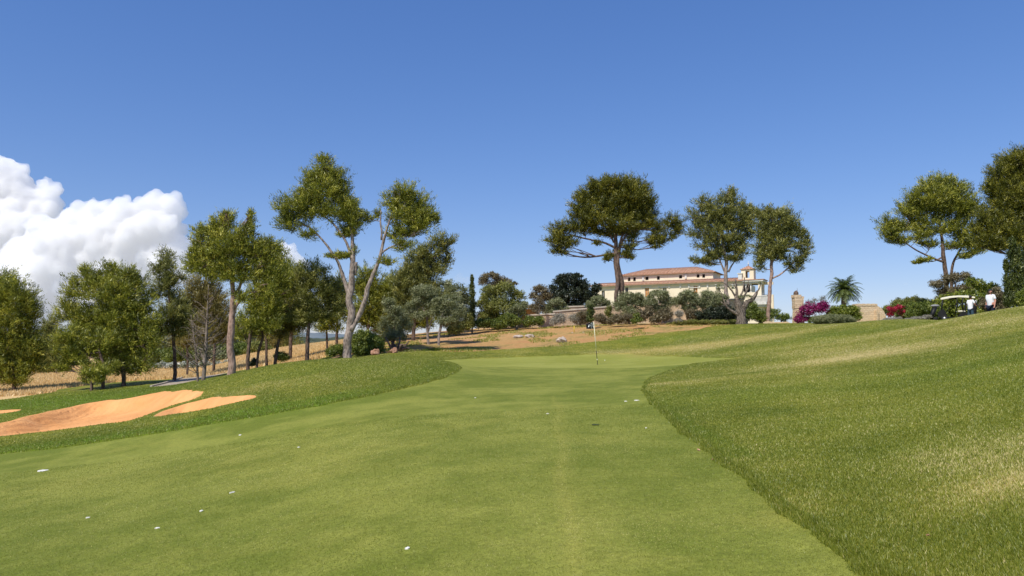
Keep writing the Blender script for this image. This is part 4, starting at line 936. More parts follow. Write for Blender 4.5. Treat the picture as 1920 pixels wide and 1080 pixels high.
# paired corbels with little string courses, as on the facade
for a, b in [(1137,1151),(1181,1181),(1203,1221),(1235,1255),(1276,1276),(1292,1312),(1327,1327),(1343,1361),(1374,1380)]:
    mb = MB()
    for q in {a, b}:
        s, z = fs(q, 537); mb.box((s, -.1, z), (.26, .22, .5)); mb.box((s, -.16, z + .3), (.42, .34, .1))
    if b > a: sa, z = fs(a, 539.5); sb, _ = fs(b, 539.5); mb.box(((sa+sb)/2, -.07, z), (sb-sa-.3, .12, .12))
    mb.build('corbel', M['trim'], villa)
# attic
t0 = fs(1166, 530, SB)[0]; t1 = fs(1337, 520, SB)[0]; zt = fs(1250, 513, SB)[1]
att = []
for a, b, c, d in [(1177,520,1182,527),(1187,520,1192,527),(1210,518,1216,525),(1231.5,517.5,1237,524.5),(1273,515.5,1279,522),(1306,513,1311.5,520.5),(1316.5,513,1322,520.5)]:
    sa, zb = fs(a, b, SB); sb, zd = fs(c, d, SB); att.append((sa, sb, max(zd, za0 - .05), zb))
mb = MB(); vwall(mb, t0, t1, SB, za0 - 1.2, zt, .3, att)
for x in (t0 + .15, t1 - .15): mb.box((x, SB + 3.6, (zt + za0 - 1.2) / 2), (.3, 6.6, zt - za0 + 1.2))
mb.build('attic_wall', M['stucco'], villa)
for o_ in att: MB().box(((o_[0]+o_[1])/2, SB + .5, (o_[2]+o_[3])/2), (o_[1]-o_[0]+.3, .05, o_[3]-o_[2]+.3)).build('attic_window', M['dark'], villa)
mb = MB(); mb.box(((t0+t1)/2, SB - .12, zt - .08), (t1-t0+.4, .3, .16)); mb.box(((t0+t1)/2, SB - .06, zt - .42), (t1-t0+.1, .12, .1))
for q in (1206, 1286): 
    s = fs(q, 515, SB)[0]; mb.box((s, SB - .1, (za0 + zt) / 2), (.4, .2, zt - za0 - .5))
mb.build('attic_cornice', M['trim'], villa)
mb = MB(); D = 7.5; zr = zt + 1.5; e = .6; hx = 4.2
A1, A2, A3, A4 = (t0-e, SB-e, zt), (t1+e, SB-e, zt), (t1+e, SB+D+e, zt), (t0-e, SB+D+e, zt); R1, R2 = (t0+hx, SB+D/2, zr), (t1-hx, SB+D/2, zr)
mb.add([A1, A2, A3, A4, R1, R2] + [tuple(np.array(q) - (0,0,.12)) for q in (A1, A2, A3, A4)], [(0,1,5,4), (1,2,5), (2,3,4,5), (3,0,4), (9,8,7,6), (0,6,7,1), (1,7,8,2), (2,8,9,3), (3,9,6,0)])
for i in range(int((t1 - t0 + 1) / .32)):
    x = t0 - .45 + i * .32; fr = min(1, max(.04, (x - A1[0]) / (R1[0] - A1[0]), 0)) if x < R1[0] else (1 if x < R2[0] else max(.04, (A2[0] - x) / (A2[0] - R2[0])))
    mb.tube([(x, SB - e - .02, zt + .03), (x, SB - e + (D/2 + e) * fr, zt + .03 + 1.5 * fr)], .075, 6, 0)
mb.build('upper_roof', M['tile'], villa)
# belvedere end block: loggia with columns, little bell turret, balcony
b0 = s1 + .02; b1 = fs(1428, 560)[0]; bd = 3.4; zl0 = fs(1410, 573)[1]; zl1 = fs(1410, 527)[1]; zl2 = fs(1410, 547)[1]; 
mb = MB(); oL, oR = fs(1408.5, 540)[0], fs(1421.5, 540)[0]; zO0, zO1 = fs(1410, 548)[1], fs(1410, 532)[1]; oL2 = fs(1392, 540)[0]
vwall(mb, b0, b1, 0, 0, zl1, .4, [(oL2 + .25, oR, zO0, zO1)])
mb.box((b1 + .0 - .2, bd / 2 + .4, zO0 / 2), (.4, bd - .01, zO0)); mb.box((b1 - .2, bd - .1, (zO0 + zl1) / 2), (.4, .9, zl1 - zO0)); mb.box((b1 - .2, bd/2+.4, zl1 - .3), (.4, bd - .02, .6))
vwall(mb, b0, b1 - .41, bd, 0, zl1, .4, [(oL - .6, oR + 2.2, zO0 - .3, zO1)])
mb.build('belvedere_wall', M['stucco'], villa)
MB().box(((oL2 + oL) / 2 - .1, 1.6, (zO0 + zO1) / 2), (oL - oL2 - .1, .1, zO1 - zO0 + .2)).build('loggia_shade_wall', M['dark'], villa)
MB().box(((b0 + b1) / 2, bd / 2 + .2, zO1 + .32), (b1 - b0 - .5, bd - .4, .14)).build('loggia_ceiling', mat_simple('brown_timber_ceiling', (.10, .06, .045), (.14, .09, .06), 4), villa)
for q in (1398.5, 1407.5):
    s = fs(q, 540)[0]; mb = MB(); mb.tube([(s, .2, zO0), (s, .2, zO1)], [.15, .13], 12); mb.box((s, .2, zO1 - .1), (.42, .42, .18)); mb.box((s, .2, zO0 + .08), (.42, .42, .16)); mb.build('column', M['trim'], villa)
mb = MB(); mb.box(((b0 + b1) / 2 + .1, -.15, zl1 + .02), (b1 - b0 + .7, .7, .26)); mb.box(((b0 + b1) / 2 + .05, -.06, zO1 + .22), (b1 - b0 + .25, .22, .3)); mb.box((b1 + .2, bd / 2, zl1 + .02), (.7, bd, .26))
mb.build('belvedere_cornice', M['trim'], villa)
mb = MB(); slab(mb, (b0-.2, -.6, zl1+.3), (b1+.6, -.6, zl1+.3), (b1+.6, bd+.6, zl1+.35), (b0-.2, bd+.6, zl1+.35), .14); mb.build('belvedere_roof', M['tile'], villa)
# stepped balcony with balusters around the corner
zb_ = fs(1422, 569)[1]
mb = MB(); bl0 = fs(1412, 560)[0]
mb.box(((bl0 + b1) / 2 + .5, -.45, zb_), (b1 - bl0 + 1.0, .95, .5)); mb.box(((bl0 + b1) / 2 + .35, -.3, zb_ - .45), (b1 - bl0 + .6, .6, .35)); mb.box(((bl0 + b1) / 2 + .5, -.6, zb_ + 1.35), (b1 - bl0 + 1.2, .35, .18))
mb.box((b1 + .5, bd / 2, zb_), (.95, bd - .1, .5)); mb.box((b1 + .35, bd / 2, zb_ - .45), (.6, bd - .5, .35)); mb.box((b1 + .8, bd / 2, zb_ + 1.35), (.35, bd, .18))
for i in range(12): mb.box((bl0 + .2 + i * (b1 - bl0 + .9) / 11., -.6, zb_ + .75), (.15, .2, 1.0))
for i in range(14): mb.box((b1 + .8, .1 + i * (bd - .5) / 13., zb_ + .75), (.2, .15, 1.0))
mb.build('balcony', M['trim'], villa)
# bell turret
ta, tb = fs(1389.5, 515)[0], fs(1413, 515)[0]; tz0 = zl1 + .3; tz1 = fs(1400, 505)[1]; wa, wb = fs(1397.5, 510)[0], fs(1405, 510)[0]; wz0, wz1 = fs(1400, 521)[1], fs(1400, 508)[1]
tw_ = tb - ta; mb = MB()
for yy in (0.1, 0.1 + tw_ - .3): vwall(mb, ta, tb, yy, tz0 - .2, tz1, .3, [(wa, wb, wz0, wz1)])
for x in (ta + .15, tb - .15): mb.box((x, .1 + tw_ / 2, (tz0 - .2 + tz1) / 2), (.3, tw_ - .61, tz1 - tz0 + .2))
mb.build('turret_wall', M['stucco'], villa)
mb = MB(); cx, cy = (ta + tb) / 2, .1 + tw_ / 2; zt_ = fs(1400, 497)[1]; q = tw_ / 2 + .22
mb.add([(cx-q, cy-q, tz1), (cx+q, cy-q, tz1), (cx+q, cy+q, tz1), (cx-q, cy+q, tz1), (cx, cy, zt_)], [(0,1,4), (1,2,4), (2,3,4), (3,0,4), (3,2,1,0)])
for i in range(9):
    x = cx - q + (i + .5) * 2 * q / 9; fr = 1 - abs(x - cx) / q; mb.tube([(x, cy - q, tz1 + .03), (x, cy - q + q * fr, tz1 + .03 + (zt_ - tz1) * fr)], .06, 5)
mb.build('turret_roof', M['tile'], villa)
mb = MB(); mb.tube([(cx, cy, zt_ - .1), (cx, cy, zt_ + .5), (cx, cy, zt_ + .9)], [.12, .05, .03], 8); mb.ell((cx, cy, zt_ + .35), (.13, .13, .13), 8, 6); mb.build('finial', M['trim'], villa)
s, z = fs(1388, 520); mb = MB(); mb.box((s, .0, z + .1), (.7, .7, 1.1)); mb.box((s, 0, z + .72), (.95, .95, .14)); mb.build('corner_pier', M['trim'], villa)

# ------------------------------------------------------------------ walls
def mat_stone(name, c1, c2, mortar, bs=2.2, stain=(.16, .14, .12)):
    m, nt, out = new_mat(name); v = objc(nt)
    sx = nt.nodes.new('ShaderNodeSeparateXYZ'); L(nt, v, sx.inputs[0]); cb = nt.nodes.new('ShaderNodeCombineXYZ')
    n0 = noise(nt, v, 2., 3); L(nt, math_(nt, 'ADD', sx.outputs[0], math_(nt, 'MULTIPLY', n0, .12)), cb.inputs[0]); L(nt, math_(nt, 'ADD', sx.outputs[2], math_(nt, 'MULTIPLY', n0, .1)), cb.inputs[1])
    b = N(nt, 'ShaderNodeTexBrick', Scale=bs); b.inputs['Mortar Size'].default_value = .012; b.inputs['Mortar Smooth'].default_value = .5
    b.inputs['Color1'].default_value = c1 + (1,); b.inputs['Color2'].default_value = c2 + (1,); b.inputs['Mortar'].default_value = mortar + (1,); L(nt, cb.outputs[0], b.inputs[0])
    n = noise(nt, v, 2.5, 6, .7); n3 = noise(nt, v, 14, 5, .7); col = mixc(nt, maprange(nt, n, .52, .72, 0, .55), b.outputs[0], stain)
    col = mixc(nt, 1., col, N2col(nt, maprange(nt, n3, .3, .7, .7, 1.2)), 'MULTIPLY')
    bsdf(nt, out, col, .95, .1, math_(nt, 'ADD', b.outputs['Fac'], math_(nt, 'MULTIPLY', n3, -2.)), .8, -.04); return m
M['stone'] = mat_stone('pale_sandstone', (.80, .60, .38), (.86, .68, .46), (.55, .40, .25), 1.6, (.58, .46, .34))
M['stone_grey'] = mat_stone('grey_garden_wall', (.62, .47, .32), (.70, .54, .38), (.40, .30, .2), 1.6, (.42, .31, .22))
def wallbox(name, label, a, b, Ya, Yb, top_a, top_b, mat, th=.45, cap=None, bottom=None, rag=0., seed=1, group=None):
    """stone wall from photo column a at depth Ya to column b at depth Yb; tops given as photo rows"""
    pa, pb_ = P(a, top_a, Ya), P(b, top_b, Yb); d = pb_[:2] - pa[:2]; Ld = float(np.linalg.norm(d)); ang = math.atan2(d[1], d[0])
    zb = min(gz1(*pa[:2]), gz1(*pb_[:2])) - .3; root = empty(name, (pa[0], pa[1], zb), label, 'wall', group, ang)
    mb = MB(); n = max(2, int(Ld / .25)); r = random.Random(seed); xs = np.linspace(0, Ld, n + 1); tops = []
    for i, x in enumerate(xs): t = x / Ld; tops.append((pa[2] * (1-t) + pb_[2] * t) - zb + (r.random() - .5) * rag)
    vs = []
    for x, z in zip(xs, tops):
        for y in (0, th): vs += [(x, y, 0), (x, y, z)]
    fs_ = []
    for i in range(n):
        o = i * 4; p = o + 4
        fs_ += [(o, p, p+1, o+1), (o+1, p+1, p+3, o+3), (o+2, o+3, p+3, p+2)]
    fs_ += [(0, 1, 3, 2), (n*4, n*4+2, n*4+3, n*4+1)]
    mb.add(vs, fs_); mb.build('stonework', mat, root)
    if cap:
        mb = MB(); slab(mb, (-.06, -.08, tops[0]+.14), (Ld+.06, -.08, tops[-1]+.14), (Ld+.06, th+.08, tops[-1]+.14), (-.06, th+.08, tops[0]+.14), .13); mb.build('coping', cap, root)
    return root
wallbox('garden_wall', 'long grey stone retaining wall with pale coping behind the flag', 1040, 1170, 67, 68, 585.5, 573.5, M['stone_grey'], cap=M['kerb'])
wallbox('garden_wall', 'low stone wall left of the long retaining wall, behind the sapling', 975, 1040, 67.5, 67, 593, 590, M['stone_grey'], cap=M['kerb'])
wallbox('garden_wall', 'stone wall glimpsed between the olive shrubs before the villa', 1170, 1395, 68, 70, 568, 562, M['stone'], cap=M['kerb'])
wallbox('garden_wall', 'sloping wall top behind the round silvery olive', 1054, 1095, 72, 72, 577, 575.5, M['stone_grey'], cap=M['kerb'])
wallbox('stone_pier', 'square pale stone pier between the olive shrubs', 1245, 1264, 64.5, 64.8, 567, 567, M['stone'], cap=M['kerb'], th=.9)
wallbox('garden_wall', 'broken pale stone wall beneath the wide carob', 895, 975, 70, 69, 588, 594, M['stone'], rag=.25)
wallbox('rubble_wall', 'low rubble wall at the foot of the slender pine', 1432, 1482, 61.5, 61.5, 603, 604, M['stone'], rag=.15, th=.4)
# ruin wall with sloped right shoulder and projecting buttress
pa = P(1605, 606, 61); zb = gz1(pa[0], 61) - .3; mR = mpp(61)
rw = empty('ruined_wall', (pa[0], 61, zb), 'weathered pale sandstone ruin wall with sloping right shoulder and narrow buttress', 'wall')
H1 = P(1605, 572, 61)[2] - zb; mb = MB(); prof = [(0,0)]; r = random.Random(4)
for i in range(11): prof.append((i * 3.9 * mR, H1 + (r.random() - .5) * .08))
prof += [(49*mR, H1 - .25), (54*mR, H1 - .55), (57*mR, H1 - .95), (58*mR, .0)]; n = len(prof)
mb.add([(x, 0, z) for x, z in prof] + [(x, .6, z) for x, z in prof], [tuple(range(n))[::-1], tuple(range(n, 2*n))] + [(i, (i+1) % n, (i+1) % n + n, i + n) for i in range(n)])
mb.build('stonework', M['stone'], rw)
mb = MB(); mb.box((37.5*mR, -.16, (H1-.45)/2), (.16, .3, H1-.45)); mb.box((40.5*mR, -.05, (H1-.5)/2), (.22, .12, H1-.5)); mb.build('buttress', M['stone'], rw)
mb = MB()
for i in range(9): mb.box((2.3*mR + i * 4.6*mR, .3, H1 + .02), (4.4*mR, .66, .16 + .04 * (i % 2)), Matrix.Rotation(.03 * ((i * 7) % 3 - 1), 3, 'Y'))
mb.build('coping', M['stone'], rw)
pa = P(1490, 606, 60.5); zb = gz1(pa[0], 60.5) - .3; H2 = P(1486, 558, 60.5)[2] - zb
rp = empty('ruined_pillar', (pa[0], 60.5, zb), 'broken square sandstone pillar left of the magenta bougainvillea', 'pillar'); mb = MB(); r = random.Random(6); z = 0
while z < H2:
    hh = .3; w = .72 + (r.random() - .5) * .1; mb.box((.46, .4, z + hh / 2), (w, w * .9, hh - .012)); z += hh
mb.box((.35, .4, z + .12), (.6, .7, .24)); mb.box((.75, .35, z + .05), (.3, .4, .12)); mb.build('stonework', M['stone'], rp)
mb = MB(); mb.ell((.33, .35, z + .38), (.17, .17, .25), 9, 7, .3, 3); mb.tube([(.42, .35, z + .4), (.43, .35, z + .8)], [.02, .01], 5); mb.build('finial_stub', M['bark_dark'], rp)
# little pavilion roof left of the retaining wall
pc = P(992, 575, 84); zb = gz1(pc[0], 84)
hut = empty('garden_shelter', (pc[0], 84, zb), 'small open garden shelter with flat pale roof left of the dark oak', 'shelter'); zr = pc[2] - zb
MB().box((0, 0, zr), (2.6, 2.2, .2)).build('roof', M['kerb'], hut)
MB().box((0, .9, zr/2 - .1), (2.2, .12, zr - .22)).build('back_wall', mat_simple('ochre_boards', (.35, .2, .09), (.45, .27, .12), 4), hut)
for x in (-1.1, 1.1): MB().tube([(x, -.8, 0), (x, -.8, zr - .1)], .06, 8).build('post', M['bark_dark'], hut)

# ------------------------------------------------------------------ rocks, stumps, small things
M['rock'] = mat_simple('pale_rock', (.36, .29, .24), (.62, .54, .46), 5, .95, .1, 1., .04)
M['rock_red'] = mat_simple('red_rock', (.30, .16, .10), (.45, .27, .19), 5, .95, .1, 1., .04)
def rock(name, label, px, py, w, h, Yl=None, mat='rock', seed=1, group=None, cat='rock'):
    if Yl is None: g = hit(px, py, 34)
    else: q = P(px, py, Yl); g = np.array((q[0], Yl))
    m = mpp(g[1]); z = gz1(*g); mb = MB(); mb.ell((0, 0, h * m * .42), (w * m / 2, w * m * .4, h * m * .62), 18, 12, .38, seed)
    # facet the stone a little
    vv = np.array(mb.v); q = .06 * max(.5, w * m); vv = np.round(vv / q) * q * .45 + vv * .55; mb.v = [tuple(a) for a in vv]; mb.sm = [False] * len(mb.f)
    o = mb.build(name, M[mat]); o.location = (g[0], g[1], z); tag(o, label, cat, group); return o
rock('boulder', 'solitary pale boulder on the slope left of the flag', 1053.5, 643, 17, 10, seed=3)
rock('boulder', 'flat pale stone slab low in the grass, left one of the pair', 971, 634.5, 18, 4.5, seed=5)
rock('boulder', 'knobbly pale stone low in the grass, right one of the pair', 993, 634, 15, 6.5, seed=6)
rock('boulder', 'reddish boulder right of the rounded shrub', 703, 666, 15, 12, 45.8, 'rock_red', 7)
rock('boulder', 'brown boulder beside the red leafed shrub', 738, 664, 14, 9, 46.5, 'rock_red', 9)
rock('small_stone', 'small pale stone just right of the yellow stake', 1094, 625, 3.4, 1.6, seed=11)
rock('small_stone', 'small pale stone at the foot of the yellow stake', 1073, 625.5, 3.6, 1.4, seed=12)
mb = MB(); g = P(745, 662, 48.3); z = gz1(g[0], 48.3)
for i in range(8):
    a = i * 1.1; mb.tube([(math.cos(a) * .1, math.sin(a) * .1, -.05), (math.cos(a) * .4, math.sin(a) * .2, .25 + .1 * (i % 3)), (math.cos(a) * .8, math.sin(a) * .3, .2 + .25 * (i % 4))], [.13, .08, .03], 7, .2, seed=i)
o = mb.build('tree_stump', M['bark_dark']); o.location = (g[0], 48.3, z); tag(o, 'dark uprooted stump with broken roots at the lawn edge under the olives', 'stump')
# yellow stake
g = hit(1076.5, 624, 34); m_ = mpp(g[1]); mb = MB(); mb.tube([(0, 0, -.1), (0, 0, 11 * m_), (0, 0, 11.6 * m_)], [.032, .032, .015], 10)
o = mb.build('marker_stake', mat_simple('yellow_paint', (.75, .55, .04), (.85, .65, .06), 9, .5)); o.location = (g[0], g[1], gz1(*g)); tag(o, 'short yellow marker stake standing on the dry slope', 'stake')
g = P(105, 712, 76); o = MB().tube([(0,0,-.1),(0,0,.7)], .1, 8).build('marker_post', M['bark_dark']); o.location = (g[0], 76, gz1(g[0], 76)); tag(o, 'short dark post in the dry grass at far left', 'post')

# flagstick
g = hit(1120.5, 683.5, 30); fz = gz1(*g); m_ = mpp(g[1])
fl = empty('golf_flag', (g[0], g[1], fz), 'black flag with grey emblem on a leaning pale and black pin stick', 'golf flag')
M['stick_w'] = mat_simple('stick_yellow_white', (.78, .76, .55), (.85, .83, .62), 5, .4)
M['stick_b'] = mat_simple('stick_black', (.015, .015, .018), (.03, .03, .03), 5, .4)
M['flag'] = mat_simple('black_flag_cloth', (.008, .009, .011), (.016, .017, .02), 12, .8)
M['emblem'] = mat_simple('grey_emblem_print', (.13, .15, .15), (.24, .26, .26), 20, .8)
M['emblem_w'] = mat_simple('pale_emblem_print', (.68, .70, .68), (.78, .79, .77), 20, .8)
top = np.array(P(1113, 603.5, g[1])) - np.array((g[0], g[1], fz)); dirn = top / np.linalg.norm(top); Ls = float(np.linalg.norm(top))
mb = MB(); mb.tube([tuple(dirn * .32 * Ls), tuple(top)], [.016, .016], 10); mb.build('stick_upper', M['stick_w'], fl)
seg = [0, .09, .18, .26, .321]
mb = MB(); mb.tube([tuple(-dirn * .05)] + [tuple(dirn * s * Ls) for s in seg], .016, 10); mb.build('stick_lower', M['stick_b'], fl)
mb = MB(); mb.tube([tuple(dirn * .10 * Ls), tuple(dirn * .13 * Ls)], .0175, 10); mb.build('stick_band', M['stick_w'], fl)
mb = MB(); mb.tube([(0, 0, -.004), (0, 0, .004)], [.056, .056], 20); mb.build('cup', M['stick_b'], fl)
fw, fh = 14.5 * m_, 13. * m_; nu, nv = 26, 16
def flp(a, b):     # a 0 at the stick .. 1 at the fly ; b 0 bottom .. 1 top
    base = top - dirn * (1 - b) * fh
    x = -a * fw; z = -.10 * a * a * fh * (1.2 if b > .5 else .25) - .16 * fh * a * max(0, b - .5) * 2; y = .05 * math.sin(a * 7 + b * 2.) * a + .02 * math.sin(b * 9 + a * 5) * a
    return base + np.array((x, y, z))
vs = [tuple(flp(i / nu, j / nv)) for j in range(nv + 1) for i in range(nu + 1)]
fs_ = [(j*(nu+1)+i, j*(nu+1)+i+1, (j+1)*(nu+1)+i+1, (j+1)*(nu+1)+i) for j in range(nv) for i in range(nu)]
fo = MB().add(vs, fs_, True).build('flag', M['flag'], fl)
def emb(pts, mat, lift, nm='emblem'):
    """flat print following the cloth: fan-subdivided polygon in flag uv"""
    q = np.array(pts, float); c = q.mean(0); P3 = lambda a, b: flp(a, b) + np.array((0, -lift, 0))
    vs = [P3(*c)]; 
    for rr in (.5, 1.): vs += [P3(*(c + (w - c) * rr)) for w in q]
    n = len(q); f = [(0, 1 + i, 1 + (i+1) % n) for i in range(n)] + [(1+i, 1+n+i, 1+n+(i+1) % n, 1+(i+1) % n) for i in range(n)]
    return MB().add(vs, f).build(nm, M[mat], fo)
emb([(.12,.85),(.17,.95),(.32,.90),(.45,.62),(.62,.60),(.55,.42),(.38,.30),(.32,.12),(.20,.35),(.13,.5)], 'emblem', .006)
emb([(.22,.92),(.40,.86),(.44,.80),(.32,.80),(.26,.84)], 'emblem_w', .009)
emb([(.55,.68),(.74,.58),(.72,.50),(.56,.58)], 'emblem_w', .009)
emb([(.60,.42),(.68,.48),(.76,.40),(.74,.22),(.66,.30)], 'emblem_w', .009)
emb([(.28,.14),(.46,.14),(.38,.02)], 'emblem_w', .009)
emb([(.06,.34),(.12,.36),(.12,.22),(.07,.18)], 'emblem_w', .009)
emb([(.24,.62),(.32,.66),(.36,.58),(.30,.48),(.22,.52)], 'flag', .011)
emb([(.265,.585),(.30,.60),(.31,.56),(.28,.545)], 'emblem_w', .013)

# golf ball
g = hit(1134, 676.3, 30); o = MB().ell((0, 0, 0), (.0213*2,)*3, 16, 12).build('golf_ball', mat_simple('white_ball', (.85, .85, .85), (.9, .9, .9), 9, .3)); o.scale = (.55,)*3
o.location = (g[0], g[1], gz1(*g) + .024); tag(o, 'white golf ball on the green just right of the pin', 'golf ball')

# white scraps on the short grass, fallen leaves
M['scrap'] = mat_simple('bleached_scrap', (.72, .70, .62), (.88, .86, .8), 40, .8)
M['leaf_tan'] = mat_simple('dry_leaf', (.42, .22, .12), (.55, .33, .2), 40, .8)
sc = [(82,883,22,'long white scrap near the left edge of the short grass'),(165,971.5,10,'white scrap below the long one at lower left'),(295,991,11,'white scrap lowest of the lower left cluster'),
      (377,959,10,'white scrap upper right in the lower left cluster'),(435,924,11,'thin white scrap above the lower left cluster'),(450,816,7,'small white scrap near the upper left fringe'),
      (560,839,6,'tiny white scrap right of the upper left fringe one'),(764,1029.5,13,'white scrap nearest the camera in bottom centre'),(891,746,4,'tiny white fleck in the middle of the short grass'),
      (1193,751,13,'white sliver touching the rough at the right fringe'),(1173,753,7,'white sliver left of the one at the right fringe'),(1212,803,4,'tiny white fleck near the right fringe, nearer the camera'),(1027,776,6,'faint pale scrap in the centre of the short grass')]
for i, (px, py, w, lab) in enumerate(sc):
    g = hit(px, py); m_ = mpp(g[1]); r = np.random.RandomState(i); mb = MB(); n = 9; pts = []
    asp = .55 if w > 9 else .7
    for k in range(n):
        a = 2 * math.pi * k / n; rr = r.uniform(.55, 1); pts.append((math.cos(a) * rr * w * m_ * .5, math.sin(a) * rr * w * m_ * asp, .004 + r.rand() * .010))
    mb.add([(0, 0, .014)] + pts + [(p_[0], p_[1], -.01) for p_ in pts], [(0, 1 + k, 1 + (k+1) % n) for k in range(n)] + [(1+k, 1+n+k, 1+n+(k+1) % n, 1+(k+1) % n) for k in range(n)])
    o = mb.build('white_scrap', M['scrap']); o.location = (g[0], g[1], gz1(*g)); o.rotation_euler = (0, 0, .3); tag(o, lab, 'scrap', 'white scraps on the fairway')
for i, (px, py, w, lab) in enumerate([(1310,846,8,'dry tan leaf on the edge of the rough, farther one'),(1337,865,8,'dry tan leaf on the edge of the rough, nearer one'),(1742,1034,8,'pinkish fallen leaf in the rough at bottom right')]):
    g = hit(px, py); m_ = mpp(g[1]); r = np.random.RandomState(60 + i); mb = MB(); n = 11; pts = []
    for k in range(n):
        a = 2 * math.pi * k / n; rr = 1 if k % 2 else .5; pts.append((math.cos(a) * rr * w * m_ * .55, math.sin(a) * rr * w * m_ * .55, r.rand() * .02))
    mb.add([(0, 0, .008)] + pts, [(0, 1 + k, 1 + (k+1) % n) for k in range(n)])
    o = mb.build('fallen_leaf', M['leaf_tan']); o.location = (g[0], g[1], gz1(*g) + (.045 if i == 2 else .012)); o.rotation_euler = (.2, .1, i); tag(o, lab, 'leaf', 'fallen leaves by the rough')
# old pitch mark
g = hit(1117, 797); mb = MB(); r = np.random.RandomState(2); n = 14
pts = [(math.cos(6.283*k/n) * r.uniform(.7, 1) * .09, math.sin(6.283*k/n) * r.uniform(.7, 1) * .14, .003) for k in range(n)]
mb.add([(0, 0, .001)] + pts, [(0, 1 + k, 1 + (k+1) % n) for k in range(n)]); o = mb.build('pitch_mark', mat_simple('dark_turf_scar', (.035, .05, .015), (.07, .09, .025), 60, .9)); o.location = (g[0], g[1], gz1(*g) + .003)
tag(o, 'small dark turf scar in the middle of the fairway', 'turf mark')

# ------------------------------------------------------------------ golf cart
GX, GY = P(1801, 650, 50)[0], 50.; GZ = gz1(GX, GY)
cart = empty('golf_cart', (GX, GY, GZ), 'dark golf cart with cream roof parked under the shrubs', 'golf cart', rz=math.radians(-31)); cart.scale = (.9,) * 3
M['cream'] = mat_simple('cream_plastic', (.72, .68, .52), (.8, .76, .6), 3, .45)
M['cartdark'] = mat_simple('dark_cart_paint', (.010, .010, .010), (.018, .018, .018), 3, .5, .25)
M['rubber'] = mat_simple('rubber', (.015, .015, .015), (.03, .03, .03), 9, .9)
M['metal'] = mat_simple('brushed_metal', (.5, .5, .5), (.6, .6, .6), 9, .35, .5, metal=.8)
M['seatw'] = mat_simple('pale_seat_vinyl', (.55, .52, .42), (.62, .59, .48), 6, .6)
def rbox(name, mat, parent, c, d, bev=.04, rot=None, seg=3):
    o = MB().box((0, 0, 0), d).build(name, mat, parent); o.location = c
    if rot: o.rotation_euler = rot
    b = o.modifiers.new('b', 'BEVEL'); b.width = bev; b.segments = seg; return o
# front of the cart points to -x
prof = [(-1.16,1.70),(-1.12,1.78),(-.6,1.88),(0,1.92),(.6,1.89),(1.02,1.80),(1.08,1.74),(1.0,1.735),(.5,1.80),(0,1.84),(-.5,1.80),(-1.05,1.70)]
vs = []; ys = [-.58, -.5, 0, .5, .58]
for y_ in ys:
    for x, z in prof: vs.append((x * (1 if abs(y_) < .55 else .96), y_, z - (.05 if abs(y_) > .55 else 0)))
n = len(prof); f = [tuple(range(n)), tuple(range(4*n, 5*n))[::-1]]
for j in range(4): f += [(j*n+i, (j+1)*n+i, (j+1)*n+(i+1) % n, j*n+(i+1) % n) for i in range(n)]
MB().add(vs, f, False).build('roof', M['cream'], cart)
rbox('roof_console', M['cartdark'], cart, (-.35, 0, 1.72), (.5, .8, .12))
for y_ in (-.52, .52):
    MB().tube([(-1.18, y_, .55), (-1.0, y_, 1.72)], .04, 8).build('front_strut', M['cartdark'], cart)
    MB().tube([(.28, y_, .75), (.22, y_, 1.2), (.3, y_, 1.78)], .04, 8).build('rear_strut', M['cartdark'], cart)
    MB().tube([(-.25, y_, .5), (-.12, y_, 1.1), (-.08, y_, 1.78)], .03, 8).build('middle_strut', M['cartdark'], cart)
body = MB()
bp = [(-1.35,.35),(-1.38,.60),(-1.25,.82),(-1.0,.96),(-.85,.72),(-.75,.32),(-.1,.30),(0,.50),(.15,.62),(.95,.66),(1.12,.6),(1.12,.32),(.2,.26),(-.9,.24)]
body.add([(x, -.56, z) for x, z in bp] + [(x, .56, z) for x, z in bp], [tuple(range(14))[::-1], tuple(range(14, 28))] + [(i, (i+1) % 14, (i+1) % 14 + 14, i + 14) for i in range(14)])
bo = body.build('body', M['cartdark'], cart)
rbox('seat', M['seatw'], cart, (.18, 0, .74), (.5, 1.0, .14), .05); rbox('seat_back', M['cartdark'], cart, (.42, 0, 1.04), (.12, 1.05, .55), .05, (0, .15, 0))
for x in (-.95, .72):
    for y_ in (-.5, .5):
        w = MB().tube([(0, -.09, 0), (0, -.06, 0), (0, .06, 0), (0, .09, 0)], [.2, .23, .23, .2], 20).build('wheel', M['rubber'], cart); w.location = (x, y_, .23)
        MB().tube([(0, -.10, 0), (0, .10, 0)], .11, 14).build('rim', M['metal'], w)
st = MB(); ctr = np.array((-.55, -.25, 1.08)); ring = [tuple(ctr + np.array((math.cos(a) * .06 + math.sin(a)*0, math.sin(a) * .17, math.cos(a) * .16))) for a in np.linspace(0, 2 * math.pi, 19)]
st.tube(ring, .014, 6, cap=False); st.tube([tuple(ctr), (-.85, -.25, .7)], .02, 6); st.build('steering_wheel', M['cartdark'], cart)
gm, nt, out = new_mat('clear_windscreen'); tb_ = N(nt, 'ShaderNodeBsdfTransparent'); tb_.inputs[0].default_value = (.9, .92, .92, 1); g_ = N(nt, 'ShaderNodeBsdfGlossy', Roughness=.05); mx = N(nt, 'ShaderNodeMixShader'); mx.inputs[0].default_value = .06
L(nt, tb_.outputs[0], mx.inputs[1]); L(nt, g_.outputs[0], mx.inputs[2]); L(nt, mx.outputs[0], out.inputs[0])
rbox('windscreen', gm, cart, (-1.08, 0, 1.2), (.012, 1.0, .85), .002, (0, .15, 0))
